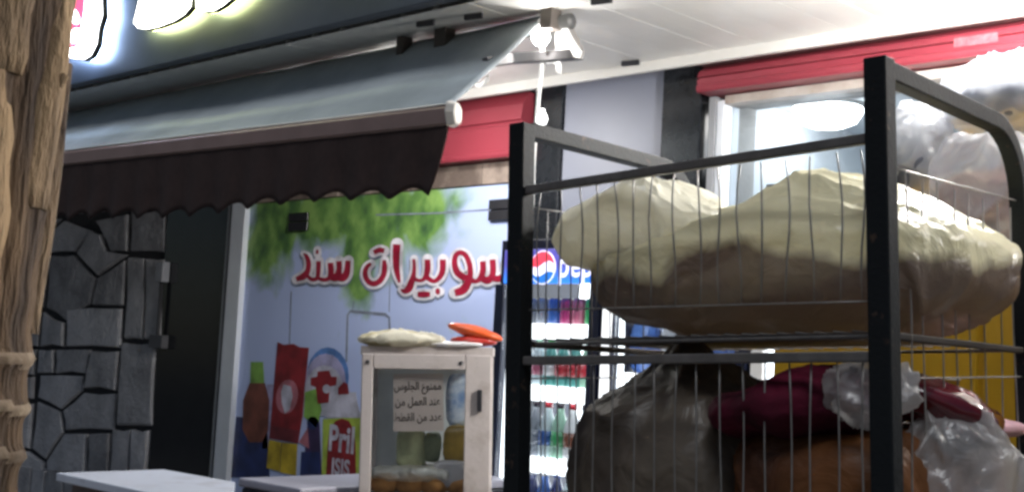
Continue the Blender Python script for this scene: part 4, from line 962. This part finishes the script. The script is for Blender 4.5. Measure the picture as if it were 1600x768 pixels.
# dark bag below, gathered tip
def tip(p):
    d = math.hypot(p.x+.04, p.y)
    if p.z > 0: p.z += .06*math.exp(-(d/.06)**2)+.05*math.exp(-(d/.16)**2)
    th = math.atan2(p.y, p.x+.04); pl = 1+.055*math.cos(11*th+2*math.sin(th*2))*math.exp(-max(0, .14-p.z)/.16)
    p.x = (p.x+.04)*pl-.04; p.y *= pl
    return p
o = lump('goods_bag', film('dark_bag', (.17, .138, .105), .0, .26, .42, (.05, .034, .026), 2.6, .45, 8, .42, .62, None, .05), (.27, .27, .225), (.8, .8), None, .008, 5.0, .003, 18, folds=((4.5, .016, (1, 1, .6)), (10, .005, (1, 1, .5))), seed=21, nu=180, nv=110, extra=tip, flat=-.2)
tag(o, 'dark grey brown knotted plastic bag on the lower rack shelf', 'bag'); in_rack(o, Vector((.275, .32, HS2+.015+.212)))
# brown carton and what lies on it
SACK = film('brown_sack', (.20, .075, .022), .0, .2, .5, (.075, .026, .010), 3.0, .5, 8, .4, .6, None, .04)
o = lump('brown_sack', SACK, (.20, .31, .18), (.5, .45), None, .016, 5.5, .005, 16, .5, seed=51, nu=130, nv=80)
tag(o, 'soft orange brown sack under the maroon bundle on the lower shelf', 'sack'); in_rack(o, Vector((.665, .335, HS2+.012+.175)))
o = lump('pink_packet', mat('pink_film', (.62, .36, .42), .4, 0, .15, 9, coat=.2), (.10, .16, .020), (.5, .7), None, .005, 10, .002, 24, seed=52, nu=50, nv=24)
tag(o, 'flat pale pink packet on the brown sack by the yellow cabinet', 'packet'); in_rack(o, Vector((.78, .50, -.655)))
o = lump('clothes_bundle', mat('maroon_cloth', (.105, .004, .022), .8, 0, .5, 7, .35, 25, col2=(.04, .003, .010), spec=.2), (.175, .20, .058), (.75, .8), lambda x, y: 1.0+.45*math.exp(-((x-.08)/.10)**2), .010, 8, .004, 24, seed=31, nu=110, nv=60)
tag(o, 'maroon folded cloth bundle on the carton beside the dark bag', 'cloth'); in_rack(o, Vector((.60, .19, -.625)), (0, R(-5), 0))
o = lump('red_pouch', mat('shiny_red_plastic', (.10, .006, .012), .16, 0, .4, 8, coat=.6), (.14, .10, .045), (.8, .9), None, .008, 10, .003, 26, seed=33, nu=70, nv=40)
tag(o, 'shiny dark red plastic pouch near the rack right post', 'pouch'); in_rack(o, Vector((.80, .30, -.605)), (0, R(18), R(30)))
CRF = film('crumpled_film', (.60, .58, .57), .55, .3, .3, None, 6, .5, 16, gloss=.10)
o = lump('crumpled_bag', CRF, (.075, .05, .055), (.8, .9), None, .006, 10, .004, 24, folds=((12, .022, (1, 1, .7)), (22, .008, (1, 1, .7))), seed=41, nu=70, nv=46)
tag(o, 'crumpled white plastic bag wedged beside the rack right post', 'plastic bag'); in_rack(o, Vector((.795, .06, -.585)))
o = lump('crumpled_bag', CRF, (.13, .07, .16), (.7, .8), lambda x, y: .8+.3*math.cos(x*18), .010, 6, .004, 18, folds=((6, .030, (1.6, 1.6, .45)), (14, .010, (1.3, 1.3, .5))), seed=44, nu=110, nv=70)
tag(o, 'clear crumpled plastic sheet hanging over the brown carton corner', 'plastic bag'); in_rack(o, Vector((.865, .26, -.80)), (0, 0, R(40)))

# clear bags of goods piled on the yellow cabinet
CLR = film('clear_bag', (.86, .88, .92), .50, .35, .20, (.74, .75, .80), 4, .6, 9, .35, .6, None, .14)
def clear_bag(px, py, t_, dims, label, inside, seed, y=None):
    p = atd(px, py, t_)
    g = lump('packed_goods', inside, (dims[0]*.86, dims[1]*.84, dims[2]*.70), (.8, .9), None, .02, 7, .006, 22, seed=seed+3, nu=60, nv=36)
    g.location = p-Vector((0, 0, dims[2]*.20)); tag(g, label.replace('clear plastic bag', 'packed goods inside the clear bag').split(' with ')[0], 'goods')
    o = lump('clear_bag', CLR, dims, (.8, .8), None, .022, 6, .006, 18, .7, seed=seed, nu=120, nv=80); o.location = p
    tag(o, label, 'bag', 'clear bags piled behind the rack'); return o
clear_bag(1552, 318, 3.40, (.165, .15, .185), 'clear plastic bag lowest on the pile with dark red packs', mat('goods_red', (.20, .02, .03), .5, 0, .5, 9, col2=(.30, .12, .02)), 61)
clear_bag(1428, 240, 3.66, (.095, .12, .135), 'clear plastic bag beside the rack right post with grey packs', mat('goods_grey', (.05, .06, .09), .5, 0, .5, 9, col2=(.16, .17, .2)), 63)
clear_bag(1590, 150, 3.62, (.20, .15, .105), 'clear plastic bag topmost on the pile with dark blue packs', mat('goods_blue', (.03, .05, .11), .5, 0, .5, 9, col2=(.10, .12, .17)), 65)
